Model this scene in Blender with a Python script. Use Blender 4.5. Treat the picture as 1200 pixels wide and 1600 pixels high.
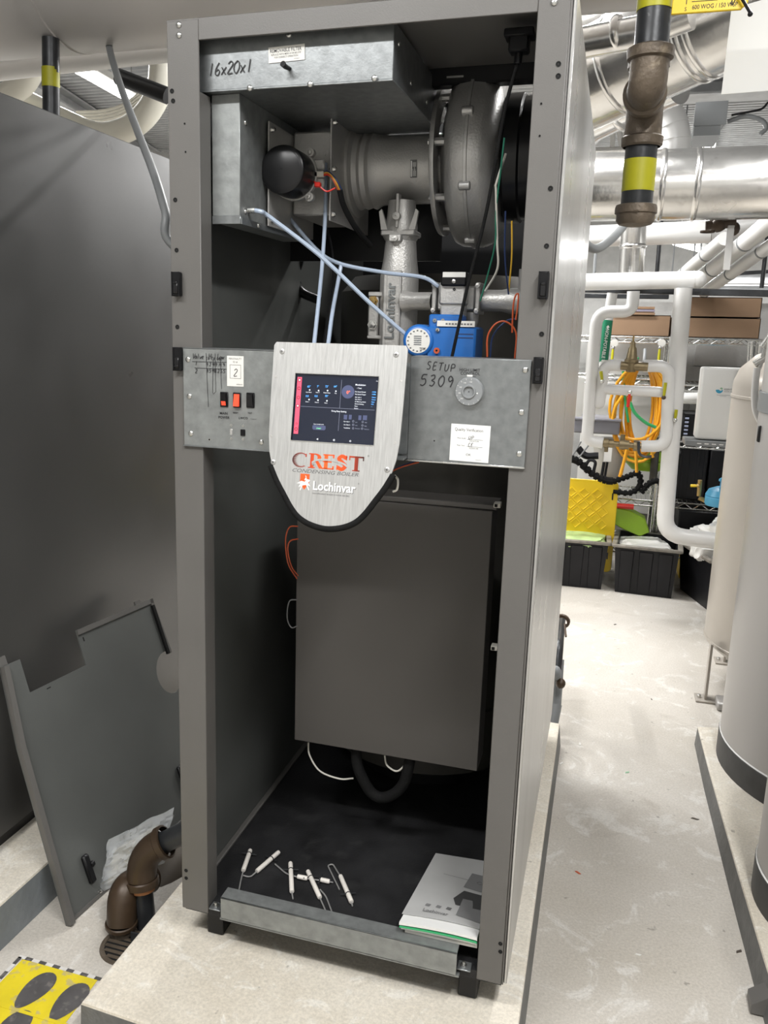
import bpy, bmesh, math, random
from mathutils import Vector, Matrix, Euler
from mathutils.geometry import tessellate_polygon
PI = math.pi
random.seed(7)
S = bpy.context.scene
for o in list(bpy.data.objects):
    bpy.data.objects.remove(o)
COL = S.collection

# ------------------------------------------------ camera (metres; frame 1200 x 1600)
CAM = {'loc': [0.82262, -1.50476, 1.28462], 'rot': [1.36499, -0.02308, 0.30396], 'f': 1324.21, 'cx': -62.17, 'cy': -11.25}
cd = bpy.data.cameras.new('camera')
cam = bpy.data.objects.new('camera', cd); COL.objects.link(cam)
cam.location = CAM['loc']; cam.rotation_euler = CAM['rot']
cd.sensor_fit = 'VERTICAL'; cd.sensor_height = 24.0; cd.lens = CAM['f'] * 24.0 / 1600
cd.shift_x = -CAM['cx'] / 1600; cd.shift_y = CAM['cy'] / 1600
cd.clip_start = .02; cd.clip_end = 60
S.camera = cam
# ------------------------------------------------ world, exposure
w = bpy.data.worlds.new('world'); S.world = w; w.use_nodes = True
w.node_tree.nodes['Background'].inputs[0].default_value = (.85, .9, 1, 1)
w.node_tree.nodes['Background'].inputs[1].default_value = .35
S.view_settings.view_transform = 'Standard'; S.view_settings.look = 'None'
S.view_settings.exposure = 0.0; S.view_settings.gamma = 1.0
S.view_settings.use_curve_mapping = False
S.cycles.max_bounces = 6; S.cycles.diffuse_bounces = 3; S.cycles.glossy_bounces = 4
S.cycles.caustics_reflective = False; S.cycles.caustics_refractive = False
S.cycles.sample_clamp_indirect = 4
# ceiling strip lights: (name label, x, y, z, half length, angle about z, watts)
FIX = [
 ('ceiling strip light beyond the left boiler top, seen glowing under the deck', -2.05, 2.95, 2.6, .6, 1.65, 80),
 ('small bright strip light over the far aisle past the grey ceiling box', 1.40, 6.1, 2.7, .6, 1.5, 170),
 ('faint far strip light between the hanging rods above the shelving', 1.42, 7.4, 2.1, .4, 1.2, 50),
 ('strip light over the front of the aisle, outside the picture', 1.35, -1.1, 2.62, .6, 1.45, 56),
 ('strip light over the walkway in front of the boilers, outside the picture', -.25, -1.35, 2.62, .6, 0.1, 50),
 ('unseen strip light added near the storage shelving to brighten it', .15, 3.2, 2.66, .6, .2, 62),  # unseen lamp, put in to light the shelves and totes from the front
 ('added strip light hidden behind the open boiler, brightening the white pipes', .30, 2.0, 2.66, .6, .2, 58),  # unseen extra fixture, added to brighten the white pipe loops
 ('strip light over the back of the tanks, hidden by the pipework', 1.62, 1.45, 2.66, .6, 1.5, 32),
]

# ------------------------------------------------ materials
MATS = {}
def mat(name, col, rough=.5, metal=0., var=0., scale=8., bump=0., bscale=60., emit=0., alpha=1., stretch=None, spec=.5, kind='noise', trans=0., detail=3., dark=None, dcol=(0, 0, 0)):
    m = bpy.data.materials.new(name); m.use_nodes = True; MATS[name] = m
    nt = m.node_tree; b = nt.nodes['Principled BSDF']; L = nt.links
    b.inputs['Base Color'].default_value = (*col, 1); b.inputs['Roughness'].default_value = rough
    b.inputs['Metallic'].default_value = metal; b.inputs['Specular IOR Level'].default_value = spec
    if emit:
        b.inputs['Emission Color'].default_value = (*col, 1); b.inputs['Emission Strength'].default_value = emit
    if alpha < 1: b.inputs['Alpha'].default_value = alpha
    if trans: b.inputs['Transmission Weight'].default_value = trans
    if var or bump or dark:
        tc = nt.nodes.new('ShaderNodeTexCoord'); mp = nt.nodes.new('ShaderNodeMapping')
        L.new(tc.outputs['Object'], mp.inputs[0])
        if stretch: mp.inputs['Scale'].default_value = stretch
        def tex(s, k='noise', d=detail):
            if k == 'voronoi':
                t = nt.nodes.new('ShaderNodeTexVoronoi'); t.inputs['Scale'].default_value = s; L.new(mp.outputs[0], t.inputs['Vector'])
                bw = nt.nodes.new('ShaderNodeRGBToBW'); L.new(t.outputs['Color'], bw.inputs[0]); return bw.outputs[0]
            t = nt.nodes.new('ShaderNodeTexNoise'); t.inputs['Scale'].default_value = s; t.inputs['Detail'].default_value = d
            L.new(mp.outputs[0], t.inputs['Vector']); return t.outputs['Fac']
        if var:
            r = nt.nodes.new('ShaderNodeValToRGB'); L.new(tex(scale, kind, 6), r.inputs[0])
            lo, hi = (.3, .7) if kind == 'noise' else (.1, .9)
            r.color_ramp.elements[0].position = lo; r.color_ramp.elements[1].position = hi
            r.color_ramp.elements[0].color = (*[c * (1 - var) for c in col], 1)
            r.color_ramp.elements[1].color = (*[min(1, c * (1 + var)) for c in col], 1)
            out = r.outputs[0]
            if dark:
                d = nt.nodes.new('ShaderNodeValToRGB'); L.new(tex(dark[0], 'noise', 8), d.inputs[0])
                d.color_ramp.elements[0].position = dark[1]; d.color_ramp.elements[1].position = dark[2]
                d.color_ramp.elements[0].color = (0, 0, 0, 1); d.color_ramp.elements[1].color = (dark[3],) * 3 + (1,)
                mx = nt.nodes.new('ShaderNodeMix'); mx.data_type = 'RGBA'
                L.new(d.outputs[0], mx.inputs[0]); L.new(out, mx.inputs[6]); mx.inputs[7].default_value = (*dcol, 1)
                out = mx.outputs[2]
            L.new(out, b.inputs['Base Color'])
            if metal and var:
                mr = nt.nodes.new('ShaderNodeMapRange'); L.new(tex(scale * 1.3, kind), mr.inputs[0])
                mr.inputs[3].default_value = max(.05, rough - .12); mr.inputs[4].default_value = rough + .12
                L.new(mr.outputs[0], b.inputs['Roughness'])
        if bump:
            bp_ = nt.nodes.new('ShaderNodeBump'); bp_.inputs['Strength'].default_value = bump; bp_.inputs['Distance'].default_value = .004
            L.new(tex(bscale), bp_.inputs['Height']); L.new(bp_.outputs[0], b.inputs['Normal'])
    return m
def concrete(name, cols, light, s0=1.6, rough=.65, stain=(.35, .3, .24)):
    """cloudy patches, blotches of cement film, fine speckle and pits"""
    m = bpy.data.materials.new(name); m.use_nodes = True; MATS[name] = m; nt = m.node_tree; L = nt.links; b = nt.nodes['Principled BSDF']
    tc = nt.nodes.new('ShaderNodeTexCoord')
    def nz(sc, det=6, rg=.6, dist=0):
        t = nt.nodes.new('ShaderNodeTexNoise'); t.inputs['Scale'].default_value = sc; t.inputs['Detail'].default_value = det; t.inputs['Roughness'].default_value = rg; t.inputs['Distortion'].default_value = dist
        L.new(tc.outputs['Object'], t.inputs['Vector']); return t.outputs['Fac']
    def ramp(src, p0, p1, c0, c1):
        r = nt.nodes.new('ShaderNodeValToRGB'); L.new(src, r.inputs[0]); e = r.color_ramp.elements
        e[0].position = p0; e[1].position = p1; e[0].color = (*c0, 1); e[1].color = (*c1, 1); return r.outputs[0]
    def mix(fac, a, bb, mode='MIX'):
        x = nt.nodes.new('ShaderNodeMix'); x.data_type = 'RGBA'; x.blend_type = mode
        if isinstance(fac, float): x.inputs[0].default_value = fac
        else: L.new(fac, x.inputs[0])
        for s_, v in ((6, a), (7, bb)):
            if isinstance(v, tuple): x.inputs[s_].default_value = (*v, 1)
            else: L.new(v, x.inputs[s_])
        return x.outputs[2]
    base = ramp(nz(s0, 8, .65, .4), .32, .68, cols[0], cols[1])
    base = mix(ramp(nz(s0 * 4.5, 8, .7, 1.2), .54, .62, (0, 0, 0), (.65, .65, .65)), base, light)
    base = mix(ramp(nz(s0 * 2.3, 6, .7, .8), .60, .72, (0, 0, 0), (.5, .5, .5)), base, stain)
    base = mix(.75, base, ramp(nz(150, 4, .8), .30, .70, (.72, .72, .72), (1.15, 1.15, 1.15)), 'MULTIPLY')
    base = mix(ramp(nz(34, 3, .5), .70, .76, (0, 0, 0), (.55, .55, .55)), base, tuple(c * .35 for c in stain))
    L.new(base, b.inputs['Base Color']); b.inputs['Roughness'].default_value = rough; b.inputs['Specular IOR Level'].default_value = .35
    bp_ = nt.nodes.new('ShaderNodeBump'); bp_.inputs['Strength'].default_value = .35; bp_.inputs['Distance'].default_value = .003; L.new(nz(70, 8, .75), bp_.inputs['Height']); L.new(bp_.outputs[0], b.inputs['Normal'])
    return m
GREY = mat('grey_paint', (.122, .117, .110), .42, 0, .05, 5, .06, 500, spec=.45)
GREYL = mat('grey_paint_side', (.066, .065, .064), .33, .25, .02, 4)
INNER = mat('grey_paint_inside', (.125, .13, .124), .36, .2, .10, 3, .05, 300)
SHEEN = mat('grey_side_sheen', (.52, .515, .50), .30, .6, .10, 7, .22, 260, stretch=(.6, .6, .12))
BOXP = mat('dark_grey_cover', (.066, .061, .056), .5, 0, .06, 3)
GALV = mat('galvanized_steel', (.245, .258, .262), .36, .7, .14, 55, .04, 200)
GALVD = mat('galvanized_dull', (.275, .288, .284), .46, .55, .16, 45, .06, 150)
BRUSH = mat('brushed_aluminium', (.52, .52, .51), .40, .55, .12, 60, .10, 300, stretch=(6, 1, .35))
CAST = mat('cast_aluminium', (.50, .49, .47), .42, .5, .08, 14, .22, 260)
CASTD = mat('cast_aluminium_dark', (.50, .495, .485), .36, .6, .15, 9, .2, 220)
STEEL = mat('bright_steel', (.62, .62, .6), .25, .95, .1, 20)
DKSTEEL = mat('dark_stainless', (.10, .095, .085), .4, .6, .2, 6)
BLACK = mat('black_plastic', (.006, .006, .007), .4, spec=.25)
BLACKM = mat('black_motor', (.010, .010, .011), .3, .0, .2, 5, spec=.35)
RUBBER = mat('black_rubber', (.008, .008, .008), .8, 0, .2, 40, .3, 200, spec=.15)
HOLE = mat('hole_dark', (.004, .004, .004), .9)
PAN = mat('dusty_black_pan', (.018, .018, .019), .55, 0, .45, 9, .2, 200, dark=(14, .56, .8, .35), dcol=(.07, .07, .068), spec=.3)
WHITE = mat('white_print', (.82, .82, .80), .5)
PAPER = mat('paper', (.72, .71, .67), .6, 0, .03, 6)
INK = mat('ink', (.02, .02, .022), .6)
GREYINK = mat('grey_ink', (.14, .14, .14), .6)
ORANGE = mat('orange_print', (.80, .10, .015), .4)
RED = mat('red_rocker', (.65, .03, .02), .3)
REDLIT = mat('lit_red_rocker', (.9, .07, .03), .3, emit=.5)
TUBE = mat('translucent_blue_tubing', (.42, .50, .62), .3, 0, trans=.15)
BLUE = mat('blue_plastic', (.02, .14, .46), .38, 0, .06, 10)
BRASS = mat('brass', (.45, .31, .12), .35, .8, .15, 30)
ORW = mat('orange_red_wire', (.50, .09, .03), .45)
YLW = mat('yellow_wire', (.70, .42, .04), .45)
NAVY = mat('navy_wire', (.02, .04, .12), .45)
GRNW = mat('green_wire', (.02, .16, .10), .45)
WHW = mat('white_wire', (.6, .58, .52), .45)
CERAM = mat('white_ceramic', (.80, .76, .70), .35, 0, .06, 40)
GREEN = mat('green_folder', (.05, .42, .17), .5)
BAG = mat('clear_plastic_film', (.85, .88, .9), .05, alpha=.36, spec=1., bump=1., bscale=14)
BAGW = mat('cloudy_plastic_film', (.62, .60, .54), .15, alpha=.8, spec=.9, bump=1., bscale=30)
CONC = concrete('floor_concrete', ((.50, .46, .40), (.63, .595, .545)), (.74, .72, .68), 1.3, .6, (.40, .36, .31))
PADC = concrete('pad_concrete', ((.66, .60, .50), (.80, .75, .655)), (.86, .83, .76), 2.2, .7, (.53, .48, .39))
PADE = mat('pad_side_paint', (.15, .15, .145), .6, 0, .18, 20, .5, 90)
PADB = mat('blue_grey_pad_side', (.22, .24, .255), .6, 0, .12, 12, .4, 60)
DECK = mat('galvanized_deck', (.50, .51, .52), .5, .3, .12, 10, .05, 90)
CMU = mat('grey_block', (.42, .42, .41), .8, 0, .08, 12, .4, 80)
WALLW = mat('white_wall_paint', (.75, .74, .71), .6, 0, .03, 3)
DUCT = mat('beige_duct_jacket', (.60, .57, .54), .38, .1, .05, 2, .05, 20)
JACK = mat('aluminium_jacket', (.72, .71, .69), .22, .95, .10, 5, .35, 14, stretch=(1, 1, 1), dark=(22, .60, .7, .35), dcol=(.40, .39, .37))
PIPEW = mat('white_pvc_jacket', (.74, .735, .72), .3, 0, .03, 4)
CREAM = mat('cream_pipe_cover', (.66, .64, .56), .3, 0, .05, 4)
IRON = mat('rusty_iron_fitting', (.125, .098, .072), .5, .35, .35, 16, .5, 90, dark=(30, .60, .74, .5), dcol=(.34, .28, .20))
PIPEB = mat('black_steel_pipe', (.035, .037, .04), .35, .3, .3, 18, .1, 80, dark=(45, .66, .76, .35), dcol=(.3, .3, .29))
TAPE = mat('yellow_tape', (.42, .40, .012), .45, 0, .06, 20)
YEL = mat('yellow_plastic', (.80, .55, .01), .4, 0, .03, 6)
GREYP = mat('grey_conduit', (.22, .23, .235), .45)
TANKG = mat('tank_grey_jacket', (.46, .445, .43), .38, .25, .03, 3)
TANKB = mat('tank_taupe_paint', (.42, .385, .34), .33, .15, .04, 3)
TANKK = mat('tank_black_base', (.045, .045, .045), .55, 0, .3, 14, .1, 60)
COPPER = mat('brown_drain_fitting', (.055, .034, .019), .42, .2, .3, 8, .1, 50)
BROWNP = mat('brown_pipe', (.075, .06, .045), .55, .1, .25, 10)
CARD = mat('cardboard', (.235, .148, .088), .75, 0, .05, 5)
TOTE = mat('black_tote', (.010, .010, .012), .42, 0, .3, 6, .08, 50, spec=.3)
RIMM = mat('taupe_tote_rim', (.24, .22, .19), .5, 0, .25, 30)
SACK = mat('white_sack', (.78, .77, .74), .4, 0, .04, 12, .5, 25)
SACKG = mat('green_white_bag', (.45, .62, .28), .4, 0, .35, 9, .4, 25)
HOSEY = mat('orange_yellow_hose', (.85, .40, .02), .4)
HOSEG = mat('green_hose', (.03, .38, .13), .4)
LIME = mat('lime_plastic', (.30, .50, .03), .4, 0, .1, 6)
TANKBL = mat('light_blue_tank', (.08, .36, .58), .4, 0, .03, 4)
GLABEL = mat('green_pipe_label', (.01, .20, .10), .4)
CRATE = mat('grey_bin_plastic', (.22, .22, .25), .35)
VAC = mat('beige_bucket', (.52, .50, .46), .45)
SIGNY = mat('yellow_floor_vinyl', (.70, .56, .02), .4, 0, .10, 14, .1, 60, dark=(30, .54, .60, .7), dcol=(.40, .35, .20))
SIGNK = mat('worn_black_print', (.075, .07, .07), .5, 0, .25, 22, dark=(40, .55, .66, .5), dcol=(.22, .20, .18))
SIGNW = mat('worn_white_print', (.65, .63, .6), .5, 0, .1, 25)
LAMP = mat('lamp_diffuser', (1, .98, .95), .5, emit=9)
SCR = mat('screen_navy', (.009, .012, .024), .18, emit=.45)
SCRP = mat('screen_pink', (.70, .075, .13), .3, emit=.55)
SCRB = mat('screen_blue', (.10, .42, 1.), .3, emit=.8)
SCRW = mat('screen_white', (.75, .78, .85), .3, emit=.6)
SCRL = mat('screen_line', (.22, .24, .32), .3, emit=.6)
SCRD = mat('screen_panel', (.05, .06, .12), .3, emit=.7)
SCRO = mat('screen_orange', (1, .16, .05), .3, emit=.8)
SCRG = mat('screen_green', (.2, .8, .35), .3, emit=.7)
LEAF = mat('leaf_green', (.30, .52, .35), .5)
WAVE = mat('wave_blue', (.04, .35, .55), .5)

# ------------------------------------------------ mesh helpers
def frame_of(d):
    d = d.normalized(); a = Vector((0, 0, 1)) if abs(d.z) < .9 else Vector((1, 0, 0))
    u = d.cross(a).normalized(); return u, u.cross(d).normalized()
class MB:
    def __init__(s): s.v = []; s.f = []; s.m = []; s.mats = []
    def _mi(s, m):
        if m not in s.mats: s.mats.append(m)
        return s.mats.index(m)
    def add(s, vs, fs, m=None, M=None):
        k = len(s.v); mi = s._mi(m)
        s.v += [tuple(M @ Vector(v)) if M is not None else tuple(v) for v in vs]
        s.f += [[k + i for i in f] for f in fs]; s.m += [mi] * len(fs); return s
    def bm(s, b, m=None, M=None):
        b.verts.index_update(); s.add([v.co.copy() for v in b.verts], [[v.index for v in f.verts] for f in b.faces], m, M); b.free(); return s
    def box(s, a, b, bev=0, m=None, M=None, seg=1):
        x0, y0, z0 = [min(a[i], b[i]) for i in range(3)]; x1, y1, z1 = [max(a[i], b[i]) for i in range(3)]
        vs = [(x0, y0, z0), (x1, y0, z0), (x1, y1, z0), (x0, y1, z0), (x0, y0, z1), (x1, y0, z1), (x1, y1, z1), (x0, y1, z1)]
        fs = [(0, 3, 2, 1), (4, 5, 6, 7), (0, 1, 5, 4), (1, 2, 6, 5), (2, 3, 7, 6), (3, 0, 4, 7)]
        if not bev: return s.add(vs, fs, m, M)
        b_ = bmesh.new(); V = [b_.verts.new(v) for v in vs]
        for f in fs: b_.faces.new([V[i] for i in f])
        bmesh.ops.bevel(b_, geom=list(b_.edges), offset=bev, segments=seg, affect='EDGES', profile=.5)
        return s.bm(b_, m, M)
    def tube(s, pts, r, n=10, m=None, M=None, caps=True, closed=False):
        pts = [Vector(p) for p in pts]; N = len(pts); k = N
        rr = r if isinstance(r, (list, tuple)) else [r] * N
        vs = []; fs = []; u = None
        for i in range(N):
            if closed: d = pts[(i + 1) % N] - pts[i - 1]
            else: d = pts[min(i + 1, N - 1)] - pts[max(i - 1, 0)]
            if d.length < 1e-9: d = Vector((0, 0, 1))
            d.normalize()
            if u is None: u, _ = frame_of(d)
            else:
                u = u - d * u.dot(d)
                u = u.normalized() if u.length > 1e-6 else frame_of(d)[0]
            w_ = d.cross(u)
            for j in range(n):
                a = 2 * PI * j / n; vs.append(pts[i] + (u * math.cos(a) + w_ * math.sin(a)) * rr[i])
        for i in range(N if closed else N - 1):
            i2 = (i + 1) % N
            for j in range(n):
                fs.append((i * n + j, i * n + (j + 1) % n, i2 * n + (j + 1) % n, i2 * n + j))
        if caps and not closed:
            fs.append(tuple(range(n - 1, -1, -1))); fs.append(tuple((N - 1) * n + j for j in range(n)))
        return s.add(vs, fs, m, M)
    def cyl(s, a, b, r, n=20, m=None, M=None): return s.tube([a, b], r, n, m, M)
    def lathe(s, prof, c, ax=(0, 0, 1), n=32, m=None, M=None, a0=0, a1=2 * PI):
        """prof: (radius, distance along ax)"""
        c = Vector(c); ax = Vector(ax).normalized(); u, w_ = frame_of(ax); full = abs(a1 - a0 - 2 * PI) < 1e-6
        vs = []; fs = []; K = n if full else n + 1
        for (r, h) in prof:
            for j in range(K):
                a = a0 + (a1 - a0) * j / n; vs.append(c + ax * h + (u * math.cos(a) + w_ * math.sin(a)) * max(r, 1e-5))
        for i in range(len(prof) - 1):
            for j in range(n):
                j2 = (j + 1) % K; fs.append((i * K + j, i * K + j2, (i + 1) * K + j2, (i + 1) * K + j))
        return s.add(vs, fs, m, M)
    def prism(s, poly, h0, h1, m=None, M=None, bev=0):
        """polygon in local XY, extruded from z=h0 to z=h1 (h1>h0)"""
        n = len(poly); ar = sum(poly[i][0] * poly[(i + 1) % n][1] - poly[(i + 1) % n][0] * poly[i][1] for i in range(n))
        if ar < 0: poly = poly[::-1]
        if bev:
            c = [sum(p[i] for p in poly) / n for i in (0, 1)]; ins = []
            for i in range(n):
                a, p, q = Vector(poly[i - 1]), Vector(poly[i]), Vector(poly[(i + 1) % n]); d1 = (p - a).normalized(); d2 = (q - p).normalized()
                nn = Vector((-d1.y - d2.y, d1.x + d2.x)); nn = nn.normalized() if nn.length > 1e-6 else Vector((0, 0)); ins.append((p.x + nn.x * bev, p.y + nn.y * bev))
            rings = [(ins, h0), (poly, h0 + bev), (poly, h1 - bev), (ins, h1)]
        else: rings = [(poly, h0), (poly, h1)]
        vs = [(x, y, h) for r, h in rings for x, y in r]; fs = []
        for k in range(len(rings) - 1): fs += [(k * n + i, k * n + (i + 1) % n, (k + 1) * n + (i + 1) % n, (k + 1) * n + i) for i in range(n)]
        t = tessellate_polygon([[Vector((x, y, 0)) for x, y in rings[0][0]]]); top = (len(rings) - 1) * n
        for f in t:
            p = [rings[0][0][i] for i in f]; cr = (p[1][0] - p[0][0]) * (p[2][1] - p[0][1]) - (p[1][1] - p[0][1]) * (p[2][0] - p[0][0])
            if cr < 0: f = f[::-1]
            fs.append(tuple(f[::-1])); fs.append(tuple(top + i for i in f))
        return s.add(vs, fs, m, M)
    def flat(s, poly, z, m=None, M=None):
        b_ = bmesh.new(); V = [b_.verts.new((x, y, z)) for x, y in poly]; b_.faces.new(V); b_.normal_update()
        if b_.faces[:][0].normal.z < 0: bmesh.ops.reverse_faces(b_, faces=list(b_.faces))
        if len(poly) > 4: bmesh.ops.triangulate(b_, faces=list(b_.faces))
        return s.bm(b_, m, M)
    def ball(s, c, r, m=None, M=None, sub=2):
        b_ = bmesh.new(); bmesh.ops.create_icosphere(b_, subdivisions=sub, radius=1)
        rr = r if isinstance(r, (tuple, list)) else (r, r, r)
        for v in b_.verts: v.co = Vector((v.co.x * rr[0], v.co.y * rr[1], v.co.z * rr[2])) + Vector(c)
        return s.bm(b_, m, M)
    def stroke(s, pts, wd, z, m=None, M=None):
        """flat pen stroke in local XY"""
        wd *= 1.5; pts = [Vector((p[0], p[1])) for p in pts]; vs = []; fs = []
        for i, p in enumerate(pts):
            d = pts[min(i + 1, len(pts) - 1)] - pts[max(i - 1, 0)]
            if d.length < 1e-9: d = Vector((1, 0))
            d.normalize(); nrm = Vector((-d.y, d.x)) * wd / 2
            vs += [(p.x - nrm.x, p.y - nrm.y, z), (p.x + nrm.x, p.y + nrm.y, z)]
        for i in range(len(pts) - 1): fs.append((2 * i, 2 * i + 2, 2 * i + 3, 2 * i + 1))
        return s.add(vs, fs, m, M)
    def text(s, t, size, x, y, z=0, m=None, M=None, bold=0, sx=1, shear=0, align='LEFT', ext=0, rot=0):
        cu = bpy.data.curves.new('t', 'FONT'); cu.body = t; cu.size = size; cu.offset = bold * size; cu.shear = shear; cu.align_x = align
        cu.resolution_u = 2; cu.extrude = ext
        o = bpy.data.objects.new('t', cu); COL.objects.link(o)
        me = bpy.data.meshes.new_from_object(o.evaluated_get(bpy.context.evaluated_depsgraph_get()))
        T = Matrix.Translation((x, y, z + ext)) @ Matrix.Rotation(rot, 4, 'Z') @ Matrix.Diagonal((sx, 1, 1, 1))
        s.add([T @ v.co for v in me.vertices], [list(p.vertices) for p in me.polygons], m, M)
        bpy.data.objects.remove(o); bpy.data.meshes.remove(me); bpy.data.curves.remove(cu); return s
    def build(s, name, material=None, parent=None, smooth=True, kind=None, label=None, origin=None, group=None, cat=None):
        me = bpy.data.meshes.new(name)
        V = [Vector(v) for v in s.v]
        if parent is not None:
            Wi = wmat(parent).inverted(); V = [Wi @ v for v in V]; off = Vector((0, 0, 0))
        else:
            if origin is None:
                xs = [v.x for v in V]; ys = [v.y for v in V]; zs = [v.z for v in V]
                off = Vector(((min(xs) + max(xs)) / 2, (min(ys) + max(ys)) / 2, min(zs)))
            else: off = Vector(origin)
            V = [v - off for v in V]
        me.from_pydata([tuple(v) for v in V], [], s.f)
        ml = [material if m_ is None else m_ for m_ in s.mats]
        for m_ in ml: me.materials.append(m_)
        if len(ml) > 1: me.polygons.foreach_set('material_index', s.m)
        if smooth:
            me.polygons.foreach_set('use_smooth', [True] * len(me.polygons)); me.set_sharp_from_angle(angle=math.radians(38))
        me.update()
        o = bpy.data.objects.new(name, me); COL.objects.link(o); o.location = off
        if parent is not None: o.parent = parent
        if kind: o['kind'] = kind
        if label: o['label'] = label
        if cat: o['category'] = cat
        if group: o['group'] = group
        return o
def wmat(o):
    m = Matrix.LocRotScale(o.location, o.rotation_euler, o.scale)
    return wmat(o.parent) @ m if o.parent else m
def thing(name, label, cat, loc=(0, 0, 0), group=None, rot=(0, 0, 0)):
    o = bpy.data.objects.new(name, None); COL.objects.link(o); o.location = loc; o.rotation_euler = rot
    o.empty_display_size = .05; o['label'] = label; o['category'] = cat
    if group: o['group'] = group
    return o
def copy_part(o, parent, loc=None, rot=None):
    c = o.copy(); COL.objects.link(c); c.parent = parent
    if loc is not None: c.location = wmat(parent).inverted() @ Vector(loc)
    if rot is not None: c.rotation_euler = rot
    return c
def fillet(pts, r, n=6):
    """round the corners of a polyline"""
    pts = [Vector(p) for p in pts]; out = [pts[0]]
    for i in range(1, len(pts) - 1):
        a, b, c = pts[i - 1], pts[i], pts[i + 1]; da = (a - b); dc = (c - b)
        k = min(r, da.length * .48, dc.length * .48); p = b + da.normalized() * k; q = b + dc.normalized() * k
        for t in range(n + 1):
            t /= n; out.append(p * (1 - t) ** 2 + b * 2 * t * (1 - t) + q * t * t)
    out.append(pts[-1]); return out
def curve(pts, n=8):
    """Catmull-Rom through points"""
    P_ = [Vector(p) for p in pts]; P_ = [P_[0] * 2 - P_[1]] + P_ + [P_[-1] * 2 - P_[-2]]; out = []
    for i in range(1, len(P_) - 2):
        a, b, c, d = P_[i - 1:i + 3]
        for t in range(n):
            t /= n; out.append(.5 * ((2 * b) + (c - a) * t + (2 * a - 5 * b + 4 * c - d) * t * t + (3 * b - a - 3 * c + d) * t ** 3))
    out.append(P_[-2]); return out
def circ(cx, cy, r, n=20, a0=0, a1=2 * PI):
    return [(cx + r * math.cos(a0 + (a1 - a0) * i / n), cy + r * math.sin(a0 + (a1 - a0) * i / n)) for i in range(n)]
FR = Matrix(((1, 0, 0, 0), (0, 0, -1, 0), (0, 1, 0, 0), (0, 0, 0, 1)))   # local x,y,z -> world x, z(up), -y(out)
def front(x=0, y=0, z=0): return Matrix.Translation((x, y, z)) @ FR
GL = {'0': [[(.5, 1), (.1, .7), (.1, .3), (.5, 0), (.85, .35), (.8, .8), (.5, 1)]], '1': [[(.5, 1), (.45, 0)]],
 '2': [[(.1, .8), (.45, 1), (.8, .75), (.15, .05), (.9, .05)]], '3': [[(.1, .9), (.6, 1), (.7, .7), (.35, .52), (.8, .35), (.55, .02), (.1, .08)]],
 '4': [[(.2, 1), (.15, .5), (.8, .5)], [(.75, 1), (.65, 0)]], '5': [[(.85, 1), (.25, .97), (.15, .6), (.65, .6), (.8, .25), (.45, 0), (.05, .08)]],
 '6': [[(.6, 1), (.2, .5), (.2, .1), (.6, 0), (.8, .25), (.55, .45), (.2, .3)]], '8': [[(.7, .9), (.3, 1), (.2, .75), (.7, .35), (.6, 0), (.2, .1), (.3, .45), (.75, .85)]],
 '9': [[(.8, .75), (.4, 1), (.15, .75), (.4, .5), (.8, .7), (.75, .35), (.6, 0)]], '7': [[(.1, 1), (.85, 1), (.4, 0)]],
 'x': [[(.1, .6), (.8, 0)], [(.8, .6), (.15, 0)]], 'S': [[(.8, .95), (.3, 1), (.15, .7), (.7, .4), (.6, .05), (.05, .05)]],
 'E': [[(.8, 1), (.2, .95), (.15, 0), (.8, .05)], [(.15, .5), (.7, .55)]], 'T': [[(0, .95), (.95, 1)], [(.5, 1), (.4, 0)]],
 'U': [[(.1, .9), (.15, .15), (.5, 0), (.8, .3), (.85, .9)]], 'P': [[(.2, 0), (.2, .9), (.8, .9), (.85, .55), (.2, .45)]],
 'V': [[(.05, 1), (.4, 0), (.85, 1)]], 'a': [[(.7, .5), (.3, .55), (.1, .2), (.4, 0), (.7, .5), (.8, 0)]], 'l': [[(.4, 1), (.4, 0)]],
 'v': [[(.1, .5), (.4, 0), (.75, .5)]], 'e': [[(.15, .3), (.7, .35), (.5, .55), (.15, .4), (.2, .05), (.7, .05)]],
 'H': [[(.1, 1), (.1, 0)], [(.8, 1), (.8, 0)], [(.1, .5), (.8, .5)]], 'i': [[(.4, .5), (.4, 0)], [(.4, .75), (.45, .8)]],
 'L': [[(.2, 1), (.15, 0), (.8, .05)]], 'o': [[(.4, .5), (.1, .25), (.4, 0), (.7, .25), (.4, .5)]], 'w': [[(.05, .5), (.25, 0), (.45, .4), (.65, 0), (.9, .5)]],
 'C': [[(.8, .9), (.4, 1), (.1, .5), (.4, 0), (.8, .1)]], 'O': [[(.5, 1), (.1, .5), (.5, 0), (.9, .5), (.5, 1)]], '.': [[(.3, 0), (.4, .06)]], ' ': []}
def hand(mb, t, x, y, h, wd, M, m, adv=.75, slope=0, skew=.15):
    for k, ch in enumerate(t):
        for st in GL.get(ch, []):
            pts = [(x + (k * adv + p[0] * .62 + p[1] * skew) * h, y + p[1] * h + slope * k * h) for p in st]
            q = curve([(a, b, 0) for a, b in pts], 5) if len(pts) > 2 else [Vector((a, b, 0)) for a, b in pts]
            mb.stroke(q, wd, .0006, m, M)

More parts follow.
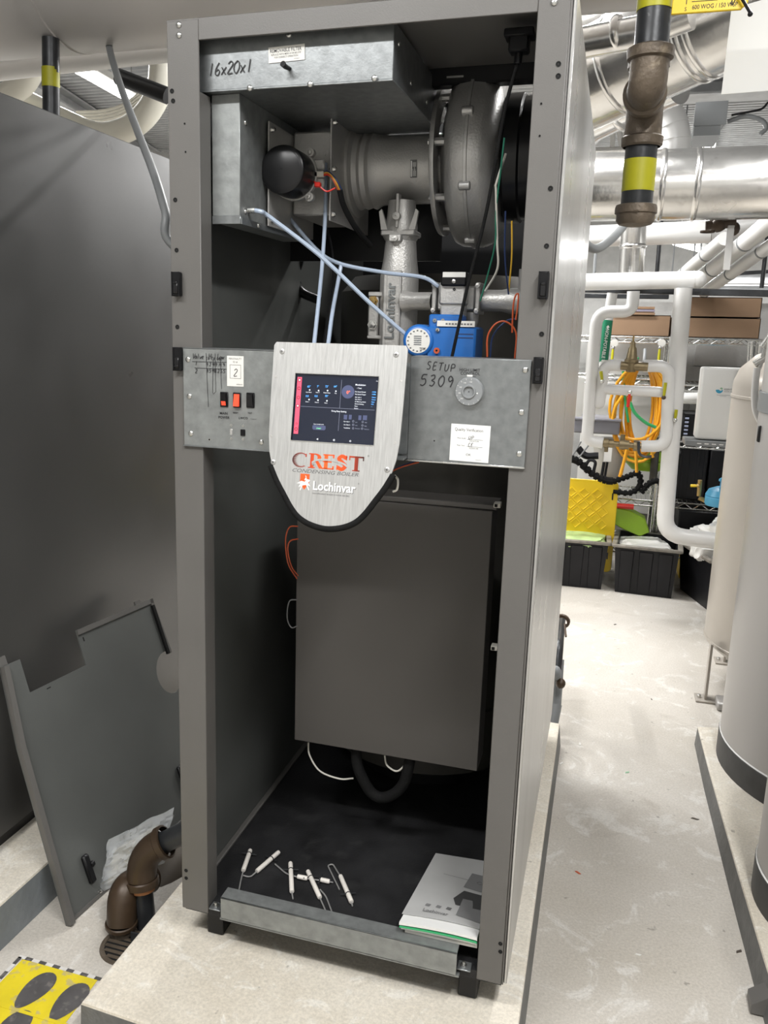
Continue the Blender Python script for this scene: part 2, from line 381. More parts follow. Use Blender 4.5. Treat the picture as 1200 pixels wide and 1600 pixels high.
# ================================================ setting
FZ = -.17
b = MB(); b.box((-3.2, -3.0, FZ - .1), (3.0, 9.2, FZ)); b.build('floor', CONC, kind='structure', smooth=False)
b = MB()   # corrugated deck: trapezoid ribs running along x
vs = []; y = -3.0; CZ = 2.8; prof = []
while y < 9.2:
    prof += [(y, CZ), (y + .022, CZ), (y + .034, CZ + .03), (y + .056, CZ + .03)]; y += .068
for x in (-3.2, 3.0): vs += [(x, p[0], p[1]) for p in prof]
n = len(prof); b.add(vs, [(i, i + 1, n + i + 1, n + i) for i in range(n - 1)])
b.box((-3.2, -3, CZ + .035), (3, 9.2, CZ + .1)); b.build('ceiling', DECK, kind='structure', smooth=False)
b = MB(); b.box((-3.3, -3.0, FZ), (-3.2, 9.2, 2.9)); b.build('wall_left', CMU, kind='structure', smooth=False)
b = MB(); b.box((3.0, -3.0, FZ), (3.1, 9.2, 2.9)); b.build('wall_right', CMU, kind='structure', smooth=False)
b = MB(); b.box((-3.2, -3.1, FZ), (3.0, -3.0, 2.9)); b.build('wall_front', WALLW, kind='structure', smooth=False)
b = MB(); b.box((-3.2, 9.2, FZ), (3.0, 9.3, 2.9)); b.build('wall_back', CMU, kind='structure', smooth=False)
# low block partition behind the shelving: real blocks with recessed joints
b = MB(); b.box((-1.0, 4.62, FZ), (3.0, 4.70, 1.50)); part = b.build('wall_partition', CMU, kind='structure', smooth=False)
bw, bh = .36, .18
proto_block = None
for r_ in range(9):
    for c_ in range(5):
        x0 = 1.15 + c_ * bw + (bw / 2 if r_ % 2 else 0); z0 = FZ + r_ * bh
        if x0 + bw > 3.0: continue
        if proto_block is None:
            k = MB(); k.box((x0 + .004, 4.60, z0 + .004), (x0 + bw - .004, 4.62, z0 + bh - .004), bev=.003)
            proto_block = k.build('block', CMU, part, smooth=False); px0, pz0 = x0, z0
        else:
            c = copy_part(proto_block, part); c.location = proto_block.location + Vector((x0 - px0, 0, z0 - pz0))
# steel beams under the deck
def beam(a, bb, hh=.10, wd=.08, nm='trim_1'):
    a = Vector(a); bb = Vector(bb); d = (bb - a); L_ = d.length; ang = math.atan2(d.y, d.x)
    M = Matrix.Translation(a) @ Matrix.Rotation(ang, 4, 'Z'); k = MB()
    k.box((0, -wd / 2, 0), (L_, wd / 2, .012), M=M); k.box((0, -.006, .012), (L_, .006, hh - .012), M=M); k.box((0, -wd / 2, hh - .012), (L_, wd / 2, hh), M=M)
    return k.build(nm, DECK, kind='structure', smooth=False)
beam((-2.609, 2.548, 2.69), (-3.525, 6.93, 2.69), .1, .14, 'trim_1')
beam((1.0, 4.35, 2.68), (3.0, 4.35, 2.68), .1, .22, 'trim_2')

# ================================================ lights
for i, (lab, x, y, z, hl, ang, W_) in enumerate(FIX):
    t = thing('strip_light', lab, 'light', (x, y, z), group='ceiling strip lights', rot=(0, 0, ang))
    k = MB(); R_ = Matrix.Translation((x, y, z)) @ Matrix.Rotation(ang, 4, 'Z')
    k.box((-hl, -.05, .02), (hl, .05, .07), bev=.008, M=R_); k.build('housing', WHITE, t)
    k = MB(); k.lathe([(.001, -hl + .02), (.045, -hl + .03), (.045, hl - .03), (.001, hl - .02)], (0, 0, .02), (1, 0, 0), 16, M=R_ @ Matrix.Diagonal((1, 1, .55, 1)))
    k.build('diffuser', LAMP, t)
    for sx in (-.7 * hl, .7 * hl):
        k = MB(); k.cyl((sx, 0, .07), (sx, 0, 2.8 - z), .004, 6, M=R_); k.build('hanger_rod', STEEL, t)
    ld = bpy.data.lights.new('strip_lamp', 'AREA'); ld.shape = 'RECTANGLE'; ld.size = hl * 2; ld.size_y = .09; ld.energy = W_; ld.color = (1, .995, .985)
    lo = bpy.data.objects.new('strip_lamp', ld); COL.objects.link(lo); lo.parent = t; lo.location = (0, 0, -.02)

# ================================================ concrete pads
def pad(poly_top, poly_bot, zt, lab, top=PADC, side=PADE):
    t = len(poly_top); k = MB(); vs = [(x, y, zt) for x, y in poly_top] + [(x, y, FZ) for x, y in poly_bot]
    k.add(vs, [tuple(range(t))], top); k.add(vs, [(i, t + i, t + (i + 1) % t, (i + 1) % t) for i in range(t)] + [tuple(range(2 * t - 1, t - 1, -1))], side)
    o = k.build('concrete_pad', None, smooth=False, label=lab, cat='concrete pad')
    bb_ = bmesh.new(); bb_.from_mesh(o.data); bmesh.ops.remove_doubles(bb_, verts=list(bb_.verts), dist=1e-5)
    bmesh.ops.recalc_face_normals(bb_, faces=list(bb_.faces))
    bmesh.ops.bevel(bb_, geom=[e for e in bb_.edges if abs(e.verts[0].co.z - e.verts[1].co.z) < .001 and e.verts[0].co.z > .03], offset=.006, segments=2, affect='EDGES', profile=.6)
    bb_.to_mesh(o.data); bb_.free(); return o
pad([(-.105, -.238), (.40, -.262), (.753, -.29), (.750, .6), (.748, 1.40), (-.07, 1.42)], [(-.108, -.242), (.40, -.267), (.762, -.30), (.759, .6), (.757, 1.415), (-.07, 1.43)], -.075,
    'cream-topped concrete housekeeping pad under the open boiler')
pad([(-1.6, -.4), (-.452, -.4), (-.44, .12), (-.43, 1.5), (-1.6, 1.5)], [(-1.6, -.4), (-.446, -.4), (-.434, .12), (-.425, 1.5), (-1.6, 1.5)], -.058,
    'concrete pad with blue-grey painted side under the left boiler', PADC, PADB)
pad([(1.222, 1.58), (1.229, 1.27), (1.246, .74), (1.262, .37), (1.295, -.2), (2.5, -.2), (2.5, 1.9), (1.222, 1.9)][:7], [(1.221, 1.60), (1.224, 1.27), (1.238, .74), (1.250, .37), (1.28, -.2), (2.5, -.2), (2.5, 1.9)], -.09,
    'rough-edged concrete pad under the grey tanks at right', PADC, PADE)

# ================================================ the boiler
BO = thing('boiler', 'open dark grey condensing boiler standing on the cream pad, covers off', 'boiler', (.36, .65, -.075))
def part_(k, nm, m, **kw): return k.build(nm, m, BO, **kw)
for (x0, x1, s_) in ((0, .064, 1), (.662, .712, -1)):
    k = MB(); k.box((x0, 0, 0), (x1, .004, 1.82), bev=.0012)
    k.box((x0 if s_ > 0 else x1 - .004, .004, 0), (x0 + .004 if s_ > 0 else x1, .05, 1.82))
    k.box((x1 - .004 if s_ > 0 else x0, .003, .01), (x1 if s_ > 0 else x0 + .004, .045, 1.70))
    part_(k, 'corner_post', GREY)
k = MB(); k.box((.064, -.001, 1.785), (.662, .004, 1.822), bev=.001); k.box((0.0, .001, 1.815), (.712, .02, 1.822)); part_(k, 'top_rail', GREY)
k = MB(); k.box((.712, .001, 0), (.7155, .02, 1.82), bev=.001); part_(k, 'side_trim', GREY)
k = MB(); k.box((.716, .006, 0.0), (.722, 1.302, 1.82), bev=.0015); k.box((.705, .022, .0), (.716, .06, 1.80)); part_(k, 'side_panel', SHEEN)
k = MB(); k.box((-.001, .006, 0), (.006, 1.30, 1.82), bev=.001); part_(k, 'side_panel', INNER, label='shaded left side panel')
k = MB(); k.box((.006, 1.295, 0), (.716, 1.302, 1.82)); part_(k, 'back_panel', BLACKM); k = MB(); k.box((.006, .62, 1.45), (.40, .625, 1.806)); part_(k, 'gap_blocker', BLACKM)  # second box: dark sheet added behind the filter box to block a bright gap
k = MB(); k.box((.004, .02, 1.808), (.716, .34, 1.815)); part_(k, 'top_cover', GREY)
k = MB(); k.box((.405, .345, 1.778), (.705, .351, 1.812)); k.box((.405, .345, 1.776), (.705, .375, 1.779)); part_(k, 'cross_bar', BLACKM)
k = MB(); k.box((.45, .3435, 1.789), (.485, .3448, 1.793), m=STEEL); part_(k, 'slot_plate', STEEL)
k = MB(); k.box((.006, .004, -.004), (.712, 1.29, .016)); part_(k, 'base_pan', PAN)
k = MB(); k.box((.006, .02, .016), (.02, 1.25, .024), bev=.002); part_(k, 'floor_flange', GREY)
for x in (.045, .622):
    k = MB(); k.box((x, .03, -.075), (x + .04, 1.27, -.004), bev=.003); part_(k, 'skid', BLACKM)
k = MB(); k.box((.33, .10, -.062), (.345, .13, -.004)); part_(k, 'wood_peg', PADC)
k = MB(); k.box((.1, -.012, .005), (.622, -.009, .058), bev=.0008); k.box((.1, -.012, .055), (.622, .026, .058), bev=.0008); k.box((.098, -.012, .003), (.628, .02, .007)); part_(k, 'front_sill', GALVD)
for x in (.068, .622):
    k = MB(); k.box((x, -.006, .016), (x + .028, .02, .019), bev=.001); t_ = part_(k, 'tab', GALV)
    k = MB(); k.lathe([(.001, .012), (.004, .011), (.004, .005), (.007, .005), (.007, .002), (.001, .002)], (x + .012, .006, .017), (0, 0, 1), 8); k.build('bolt', STEEL, t_)
# holes in the posts
HL = [(0.009, 0, 1.703), (0.011, 0, 1.686), (0.012, 0, 1.513), (0.013, 0, 1.422), (0.012, 0, 1.279), (0.011, 0, 0.096), (0.011, 0, 0.077),
      (0.7, 0, 1.706), (0.701, 0, 1.688), (0.701, 0, 1.517), (0.701, 0, 1.426), (0.703, 0, 1.282), (0.705, 0, 0.094), (0.706, 0, 0.076)]
k = MB(); k.lathe([(.0042, -.0006), (.0042, -.001), (.0034, -.001), (.0034, -.0004), (.0005, -.0003)], HL[0], (0, 1, 0), 12); hole = part_(k, 'bolt_hole', HOLE)
for h in HL[1:]: copy_part(hole, BO).location = Vector(h) - Vector(HL[0])
for q in ((0.677, 0, 1.648), (0.678, 0, 1.599), (0.034, 0, 1.646), (0.035, 0, 1.597)):
    c = copy_part(hole, BO); c.scale = (.4, 1, .4); c.location = Vector(q) - wmat(BO).translation - Vector((.4 * (HL[0][0] - .36), HL[0][1] - .65, .4 * (HL[0][2] + .075)))
# screws
def make_screw(c, parent, r=.006, ax=(0, -1, 0), m=STEEL):
    k = MB(); k.lathe([(r * .05, r * .42), (r * .5, r * .40), (r * .85, r * .25), (r, 0), (r, -.0015)], c, ax, 14, m)
    u, w_ = frame_of(Vector(ax)); o = Vector(c) + Vector(ax).normalized() * (r * .40)
    for d in (u, w_):
        d2 = Vector(ax).normalized().cross(d); k.add([o + d * r * .45 + d2 * r * .1, o + d * r * .45 - d2 * r * .1, o - d * r * .45 - d2 * r * .1, o - d * r * .45 + d2 * r * .1], [(0, 1, 2, 3)], HOLE)
    return k.build('screw', None, parent)
SC0 = make_screw((0.025, -0.001, 1.813), BO, .0055)
sc0p = Vector((0.025, -0.001, 1.813))
for q in ((0.025, -0.001, 1.796), (0.687, -0.001, 1.797)): copy_part(SC0, BO).location = Vector(q) - sc0p
# latches
def latch(c, lever):
    x, y, z = c; k = MB(); k.box((x - .0085, -.013, z - .0225), (x + .0085, 0, z + .0225), bev=.002)
    k.box((x - .0085, -.014, z - .0225), (x - .006, -.012, z + .0225)); k.box((x + .006, -.014, z - .0225), (x + .0085, -.012, z + .0225)); o = part_(k, 'latch', BLACK)
    k = MB(); k.box((x - .005, -.0155, z - .018), (x + .005, -.012, z + .004), bev=.0015); k.box((x - .004, -.017, z - .004 + lever), (x + .004, -.013, z + .001 + lever), bev=.001); k.build('lever', BLACKM, o)
for q, l in (((0.016, -0.005, 1.359), .004), ((0.016, -0.005, 1.218), -.012), ((0.701, -0.005, 1.362), .004), ((0.702, -0.005, 1.221), -.006)): latch(q, l)

# ---- filter box with its writing
k = MB(); k.box((.036, .028, 1.706), (.42, .44, 1.80), bev=.0015); k.box((.036, .026, 1.704), (.42, .032, 1.708), bev=.001); fb = part_(k, 'filter_box', GALV)
k = MB(); x, y, z = (0.068, 0.028, 1.73); hand(k, '16x20x1', x, z + .002, .021, .0014, front(0, .0272, 0), INK, adv=.60, slope=.02); part_(k, 'handwriting', INK, smooth=False)
k = MB(); x, y, z = (0.189, 0.028, 1.746); M = Matrix.Translation((x, .0272, z)) @ Matrix.Rotation(-.03, 4, 'Y') @ FR
k.box((0, 0, 0), (.069, .026, .0005), m=PAPER, M=M)
k.text('REMOVABLE FILTER', .0086, .003, .0165, .0007, INK, M, .01, .80); k.text('REPLACE WITH MERV 8 OR BELOW', .0042, .005, .0115, .0007, INK, M, .005, .86); k.text('FOR CORRECT OPERATION', .0042, .011, .0068, .0007, INK, M, .005, .86); k.text('100285813', .0026, .048, .0025, .0007, GREYINK, M)
part_(k, 'filter_label', PAPER, smooth=False)
k = MB(); q = Vector((0.229, 0.01, 1.733)); k.tube([(q.x, .028, q.z + .002), (q.x - .003, .012, q.z + .002), (q.x - .004, .004, q.z + .004)], [.0035, .0045, .0055], 10); part_(k, 'plug', BLACK)
for q in ((0.227, 0.026, 1.791), (0.154, 0.022, 1.706), (0.27, 0.022, 1.706), (0.388, 0.022, 1.709)): copy_part(SC0, BO).location = Vector(q) - sc0p
SR = make_screw((.4205, .06, 1.772), BO, .0045, (1, 0, 0))
for q in ((.4205, .16, 1.735), (.4205, .30, 1.735)): copy_part(SR, BO).location = Vector(q) - Vector((.4205, .06, 1.772))
# ---- galvanised column at left
k = MB(); k.box((.064, .05, 1.478), (.122, .42, 1.706), bev=.0012); part_(k, 'inlet_plenum', GALVD)
k = MB(); k.box((.064, .048, 1.474), (.124, .052, 1.490), bev=.001); k.box((.122, .05, 1.474), (.126, .32, 1.486)); part_(k, 'plenum_flange', GALV)
SX = make_screw((.1232, .075, 1.66), BO, .0055, (1, 0, 0))
for q in ((.1232, .075, 1.50), (.127, .13, 1.48), (.127, .36, 1.48)): copy_part(SX, BO).location = Vector(q) - Vector((.1232, .075, 1.66))
k = MB(); k.tube([(.123, .085, 1.503), (.138, .085, 1.503)], .005, 8); part_(k, 'hose_barb', STEEL)
# ---- damper motor and plates
for x, y0, y1, z0, z1 in ((.128, .17, .44, 1.484, 1.684), (.226, .27, .56, 1.505, 1.715)):
    k = MB(); k.box((x, y0, z0), (x + .004, y1, z1), bev=.001); pl = part_(k, 'flange_plate', CAST)
    for (yy_, zz) in ((y0 + .012, z1 - .014), (y0 + .012, (z0 + z1) / 2), (y0 + .012, z0 + .014)):
        k = MB(); k.lathe([(.001, .007), (.005, .006), (.006, 0)], (x + .004, yy_, zz), (1, 0, 0), 8); k.cyl((x - .004, yy_, zz), (x + .012, yy_, zz), .003, 8); k.build('bolt', STEEL, pl)
k = MB(); k.box((.133, .30, 1.52), (.226, .52, 1.69), bev=.004); part_(k, 'valve_housing', CAST)
k = MB(); c = Vector((.164, .155, 1.590)); k.lathe([(.001, 0), (.041, 0), (.0455, .003), (.047, .008), (.047, .075), (.001, .075)], c, (0, 1, 0), 36); k.lathe([(.001, -.001), (.038, -.001), (.040, 0)], c, (0, 1, 0), 36); mo = part_(k, 'damper_motor', BLACKM)
k = MB(); k.lathe([(.030, .070), (.050, .070), (.050, .080), (.030, .080)], c, (0, 1, 0), 36)
for a in (.9, -.9, 2.4):
    e = c + Vector((math.cos(a) * .055, .075, math.sin(a) * .055)); k.lathe([(.001, -.006), (.009, -.006), (.009, .006), (.001, .006)], e, (0, 1, 0), 12); k.lathe([(.001, -.012), (.004, -.011), (.005, -.006)], e, (0, 1, 0), 8)
k.box((.16, .235, 1.60), (.226, .243, 1.622), bev=.003); k.box((.16, .235, 1.566), (.226, .243, 1.586), bev=.003); k.box((.17, .24, 1.60), (.178, .31, 1.61)); k.box((.17, .24, 1.57), (.178, .31, 1.58)); k.build('motor_bracket', CAST, mo)
k = MB(); k.box((.206, .225, 1.585), (.228, .236, 1.597), bev=.002); part_(k, 'wire_connector', WHW)
for (dz, m, dx) in ((.003, NAVY, .004), (.001, YLW, 0), (-.001, ORW, -.003), (-.003, RED, 0)):
    k = MB(); k.tube(curve([(.226, .230, 1.592 + dz), (.240, .225, 1.591 + dz), (.256 + dx, .22, 1.575), (.262 + dx, .23, 1.560)]), .0017, 6); part_(k, 'wire', m, label={NAVY: 'navy wire', YLW: 'yellow wire', ORW: 'orange wire', RED: 'red wire'}[m])
k = MB(); k.tube(curve([(.206, .225, 1.578), (.222, .22, 1.566), (.238, .22, 1.556), (.256, .22, 1.562)]), .0018, 6); k.box((.212, .214, 1.564), (.225, .226, 1.574), bev=.002); part_(k, 'wire', RED, label='red wire with crimp terminal')
k = MB(); k.tube(curve([(.262, .23, 1.560), (.266, .25, 1.53), (.282, .29, 1.49), (.30, .34, 1.46)]), .006, 8); part_(k, 'cable_sleeve', RUBBER)
# ---- blower assembly
yc, zc = .455, 1.634
k = MB(); k.lathe([(.100, .230), (.100, .236), (.084, .240), (.079, .250), (.083, .258), (.079, .268), (.083, .278), (.076, .290), (.073, .31), (.073, .44)], (0, yc, zc), (1, 0, 0), 48); part_(k, 'intake_pipe', CAST)
k = MB(); x, y, z = .372, yc - .0806, zc + .01; M = Matrix.Translation((x, yc, zc)) @ Matrix.Rotation(.12, 4, 'X') @ Matrix.Translation((0, -.0742, -.02)) @ FR @ Matrix.Rotation(PI / 2, 4, 'Z')
k.box((0, -.014, -.001), (.036, 0, .0004), m=GREYINK, M=M); k.box((.002, -.004, .0004), (.034, -.001, .0008), m=WHITE, M=M)
for i in range(5): k.box((.003, -.0125 + i * .0016, .0004), (.014 + .004 * (i % 3), -.0118 + i * .0016, .0008), m=WHITE, M=M); k.box((.022, -.0125 + i * .0016, .0004), (.031, -.0118 + i * .0016, .0008), m=WHITE, M=M)
part_(k, 'rating_label', GREYINK, smooth=False)
yb, zb = .475, 1.652
k = MB(); k.lathe([(.08, .424), (.156, .424), (.158, .428), (.158, .434), (.12, .436)], (0, yb, zb), (1, 0, 0), 56); part_(k, 'blower_flange', CASTD)
k = MB(); k.lathe([(.11, .440), (.125, .446), (.138, .452), (.160, .456), (.174, .464), (.181, .478), (.183, .500), (.186, .501), (.186, .507), (.183, .508), (.181, .530), (.172, .548), (.152, .560), (.11, .568), (.02, .570)], (0, yb, zb), (1, 0, 0), 64)
bl = part_(k, 'blower_housing', CASTD)
for i in range(8):
    a = 2 * PI * i / 8 + .35; e = Vector((.504, yb - math.cos(a) * .185, zb + math.sin(a) * .185)); k = MB()
    k.lathe([(.001, -.013), (.007, -.012), (.009, -.01), (.009, .010), (.007, .012), (.001, .013)], e, (1, 0, 0), 10); k.build('boss', CASTD, bl)
for i in range(8):
    a = 2 * PI * i / 8 + .1; e = Vector((.430, yb - math.cos(a) * .143, zb + math.sin(a) * .143)); k = MB()
    k.lathe([(.008, .0), (.009, .03)], e, (1, 0, 0), 8); k.lathe([(.001, -.012), (.006, -.011), (.006, -.006)], e, (1, 0, 0), 6); k.build('stud', CASTD, bl)
k = MB(); k.box((.492, .46, 1.832), (.515, .49, 1.85), bev=.004); k.build('lifting_lug', CASTD, bl)
k = MB(); k.lathe([(.06, .567), (.128, .567), (.132, .572), (.132, .60), (.126, .604), (.126, .64), (.132, .645), (.132, .695), (.001, .698)], (0, yb, zb), (1, 0, 0), 48); part_(k, 'blower_motor', BLACKM)
# ---- vertical casting
vx, vy = .352, .40
k = MB(); k.lathe([(.030, 1.56), (.032, 1.53), (.036, 1.505), (.036, 1.492)], (vx, vy, 0), (0, 0, 1), 28)
k.box((vx - .038, vy - .035, 1.484), (vx + .038, vy + .035, 1.497), bev=.003)
for s_ in (-1, 1):
    k.add([(vx + s_ * .024, vy - .03, 1.497), (vx + s_ * .038, vy - .03, 1.497), (vx + s_ * .044, vy - .03, 1.535), (vx + s_ * .038, vy - .03, 1.54), (vx + s_ * .024, vy - .02, 1.50), (vx + s_ * .038, vy - .02, 1.497), (vx + s_ * .044, vy - .02, 1.535), (vx + s_ * .038, vy - .02, 1.54)], [(0, 1, 2, 3), (7, 6, 5, 4), (0, 4, 5, 1), (1, 5, 6, 2), (2, 6, 7, 3), (3, 7, 4, 0)])
k.box((vx - .003, vy - .043, 1.50), (vx + .003, vy - .02, 1.57), bev=.001); k.lathe([(.001, -.012), (.008, -.011), (.009, 0)], (vx, vy - .04, 1.523), (0, 1, 0), 14); part_(k, 'mixing_elbow', CAST)
k = MB(); k.lathe([(.040, 1.484), (.034, 1.475), (.037, 1.44), (.043, 1.40), (.043, 1.30), (.040, 1.20), (.04, 1.10)], (vx, vy, 0), (0, 0, 1), 32)
k.box((vx - .015, vy - .05, 1.470), (vx + .012, vy - .03, 1.486), bev=.002); k.lathe([(.001, -.006), (.006, -.005), (.007, 0)], (vx, vy - .05, 1.476), (0, 1, 0), 6)
gc = part_(k, 'gas_mixer_casting', CAST)
k = MB(); k.box((vx - .024, vy - .048, 1.20), (vx + .016, vy - .03, 1.410), bev=.002); k.box((vx - .020, vy - .0495, 1.20), (vx - .016, vy - .047, 1.405)); k.box((vx + .008, vy - .0495, 1.20), (vx + .012, vy - .047, 1.405)); k.build('name_plate', CAST, gc)
k = MB(); M = Matrix.Translation((vx + .003, vy - .048, 1.262)) @ FR @ Matrix.Rotation(PI / 2, 4, 'Z'); k.text('Lochinvar', .030, 0, 0, 0, None, M, .02, 1.02, 0, ext=.0015)
k.build('raised_lettering', GALV, gc, smooth=False)
k = MB(); k.box((.288, .375, 1.262), (.312, .385, 1.365), bev=.003); k.box((.288, .372, 1.355), (.325, .40, 1.365), bev=.002); k.box((.288, .372, 1.262), (.325, .40, 1.27), bev=.002); br = part_(k, 'casting_bracket', CAST)
for z, m in ((1.345, BRASS), (1.293, STEEL)):
    k = MB(); k.lathe([(.001, -.012), (.008, -.011), (.0085, -.004), (.0115, -.004), (.0115, 0)], (.300, .375, z), (0, 1, 0), 6); k.build('bolt', m, br)
# ---- gas valve train
k = MB(); k.lathe([(.024, 0), (.019, .02), (.019, .07)], (.375, .36, 1.345), (1, -.25, 0), 20); part_(k, 'gas_nipple', CAST)
k = MB(); k.box((.452, .28, 1.318), (.462, .35, 1.382), bev=.002); k.box((.542, .28, 1.318), (.552, .35, 1.382), bev=.002); k.box((.462, .285, 1.325), (.542, .345, 1.375), bev=.004)
for (x, z) in ((.457, 1.325), (.457, 1.375), (.547, 1.325), (.547, 1.375)): k.lathe([(.001, -.01), (.005, -.009), (.005, 0)], (x, .28, z), (0, 1, 0), 6)
k.lathe([(.025, 0), (.022, -.01), (.022, -.03)], (.49, .315, 1.318), (0, 0, 1), 20); k.lathe([(.014, 0), (.014, -.02), (.01, -.03)], (.535, .30, 1.322), (0, 0, 1), 14)
gv = part_(k, 'gas_valve', CAST)
k = MB(); k.lathe([(.022, 0), (.022, .04), (.026, .06), (.026, .11)], (.552, .315, 1.347), (1, 0, 0), 20); k.tube([(.65, .315, 1.347), (.65, .315, 1.41)], .026, 16); k.tube([(.65, .315, 1.36), (.65, .315, 1.20)], .022, 16); part_(k, 'gas_pipe', CAST)
k = MB(); k.box((.474, .245, 1.335), (.528, .29, 1.382), bev=.004); k.box((.478, .243, 1.305), (.526, .29, 1.335), bev=.003); k.lathe([(.001, -.001), (.003, -.001)], (.505, .244, 1.366), (0, 1, 0), 10, HOLE); part_(k, 'pressure_switch', CAST)
k = MB(); k.box((.478, .235, 1.372), (.530, .275, 1.400), bev=.003); k.box((.482, .2343, 1.389), (.528, .236, 1.399), m=PAPER); k.lathe([(.001, -.003), (.004, -.002), (.004, 0)], (.505, .235, 1.381), (0, 1, 0), 10, STEEL); part_(k, 'switch_cap', BLACK)
k = MB(); k.box((.468, .17, 1.20), (.565, .27, 1.292), bev=.004); k.box((.470, .175, 1.285), (.532, .25, 1.315), bev=.003)
for z in (1.277, 1.270): k.box((.53, .1695, z), (.56, .171, z + .002), m=NAVY)
for x in (.482, .498): k.lathe([(.001, -.002), (.004, -.0015), (.004, .002)], (x, .174, 1.303), (0, 1, 0), 10, GREYP)
k.lathe([(.001, -.003), (.004, -.0025), (.004, .002)], (.490, .168, 1.285), (0, 1, 0), 8, STEEL)
ac = part_(k, 'actuator', BLUE)
k = MB(); k.box((.488, .1685, 1.292), (.562, .170, 1.303), m=PAPER)
for i in range(9): k.box((.505 + i * .006, .168, 1.2955), (.509 + i * .006, .1687, 1.2985), m=GREYINK)
k.build('white_label', PAPER, ac, smooth=False)
k = MB(); c = (.452, .165, 1.263); k.lathe([(.001, .0), (.026, 0), (.030, .003), (.032, .008), (.032, .06), (.001, .06)], c, (0, 1, 0), 40); k.build('round_cap', BLUE, ac)
k = MB(); k.lathe([(.001, -.0008), (.024, -.0008), (.0242, 0)], c, (0, 1, 0), 40, PAPER); M = front(c[0], c[1] - .0012, c[2])
for i in range(14):
    a = .5 + i * .38; k.box((math.cos(a) * .020 - .0016, math.sin(a) * .020 - .0012, 0), (math.cos(a) * .020 + .0016, math.sin(a) * .020 + .0012, .0003), m=GREYINK, M=M)
for i in range(5): k.box((-.008, -.008 + i * .004, 0), (.007, -.006 + i * .004, .0003), m=GREYP, M=M)
k.text('TEST', .006, .004, -.017, .0003, INK, M); k.build('round_label', PAPER, ac, smooth=False)
k = MB(); k.lathe([(.002, -.003), (.006, -.003), (.006, .001)], (.490, .168, 1.245), (0, 1, 0), 12); k.build('grommet', ORW, ac)
# ---- tubing and cables
def cable(nm, pts, r, m, lab=None, n=8, par=None, kk=8):
    k = MB(); k.tube(curve(pts, kk), r, n); return k.build(nm, m, par or BO, label=lab)
cable('air_tube', [(.138, .085, 1.503), (.152, .085, 1.500), (0.156, 0.11, 1.495), (0.253, 0.14, 1.423), (0.355, 0.16, 1.332), (0.429, 0.19, 1.268), (0.459, 0.21, 1.243)], .0043, TUBE)
cable('air_tube', [(0.085, 0.3, 1.57), (0.108, 0.3, 1.537), (0.186, 0.29, 1.455), (0.245, 0.28, 1.42), (0.35, 0.27, 1.4), (0.435, 0.26, 1.39), (0.47, 0.26, 1.372)], .0042, TUBE)
cable('air_tube', [(0.207, 0.3, 1.625), (0.215, 0.28, 1.526), (0.23, 0.22, 1.404), (0.258, 0.1, 1.255), (0.266, 0.07, 1.225)], .0042, TUBE)
cable('air_tube', [(0.253, 0.28, 1.416), (0.253, 0.26, 1.38), (0.271, 0.17, 1.312), (0.286, 0.1, 1.244)], .0042, TUBE)
cable('sensor_wire', [(0.178, 0.36, 1.537), (0.21, 0.34, 1.46), (0.228, 0.3, 1.382), (0.247, 0.2, 1.274), (0.277, 0.1, 1.225)], .0022, BLACKM)
k = MB(); k.box((.60, .07, 1.775), (.65, .11, 1.788), bev=.002); k.box((.608, .075, 1.752), (.642, .105, 1.778), bev=.003); k.tube([(.625, .09, 1.755), (.624, .09, 1.735)], .007, 10); part_(k, 'power_plug', BLACK)
cable('power_cable', [(.624, .09, 1.738), (0.604, 0.1, 1.657), (0.58, 0.12, 1.499), (0.55, 0.13, 1.363), (0.527, 0.13, 1.232)], .0032, RUBBER)
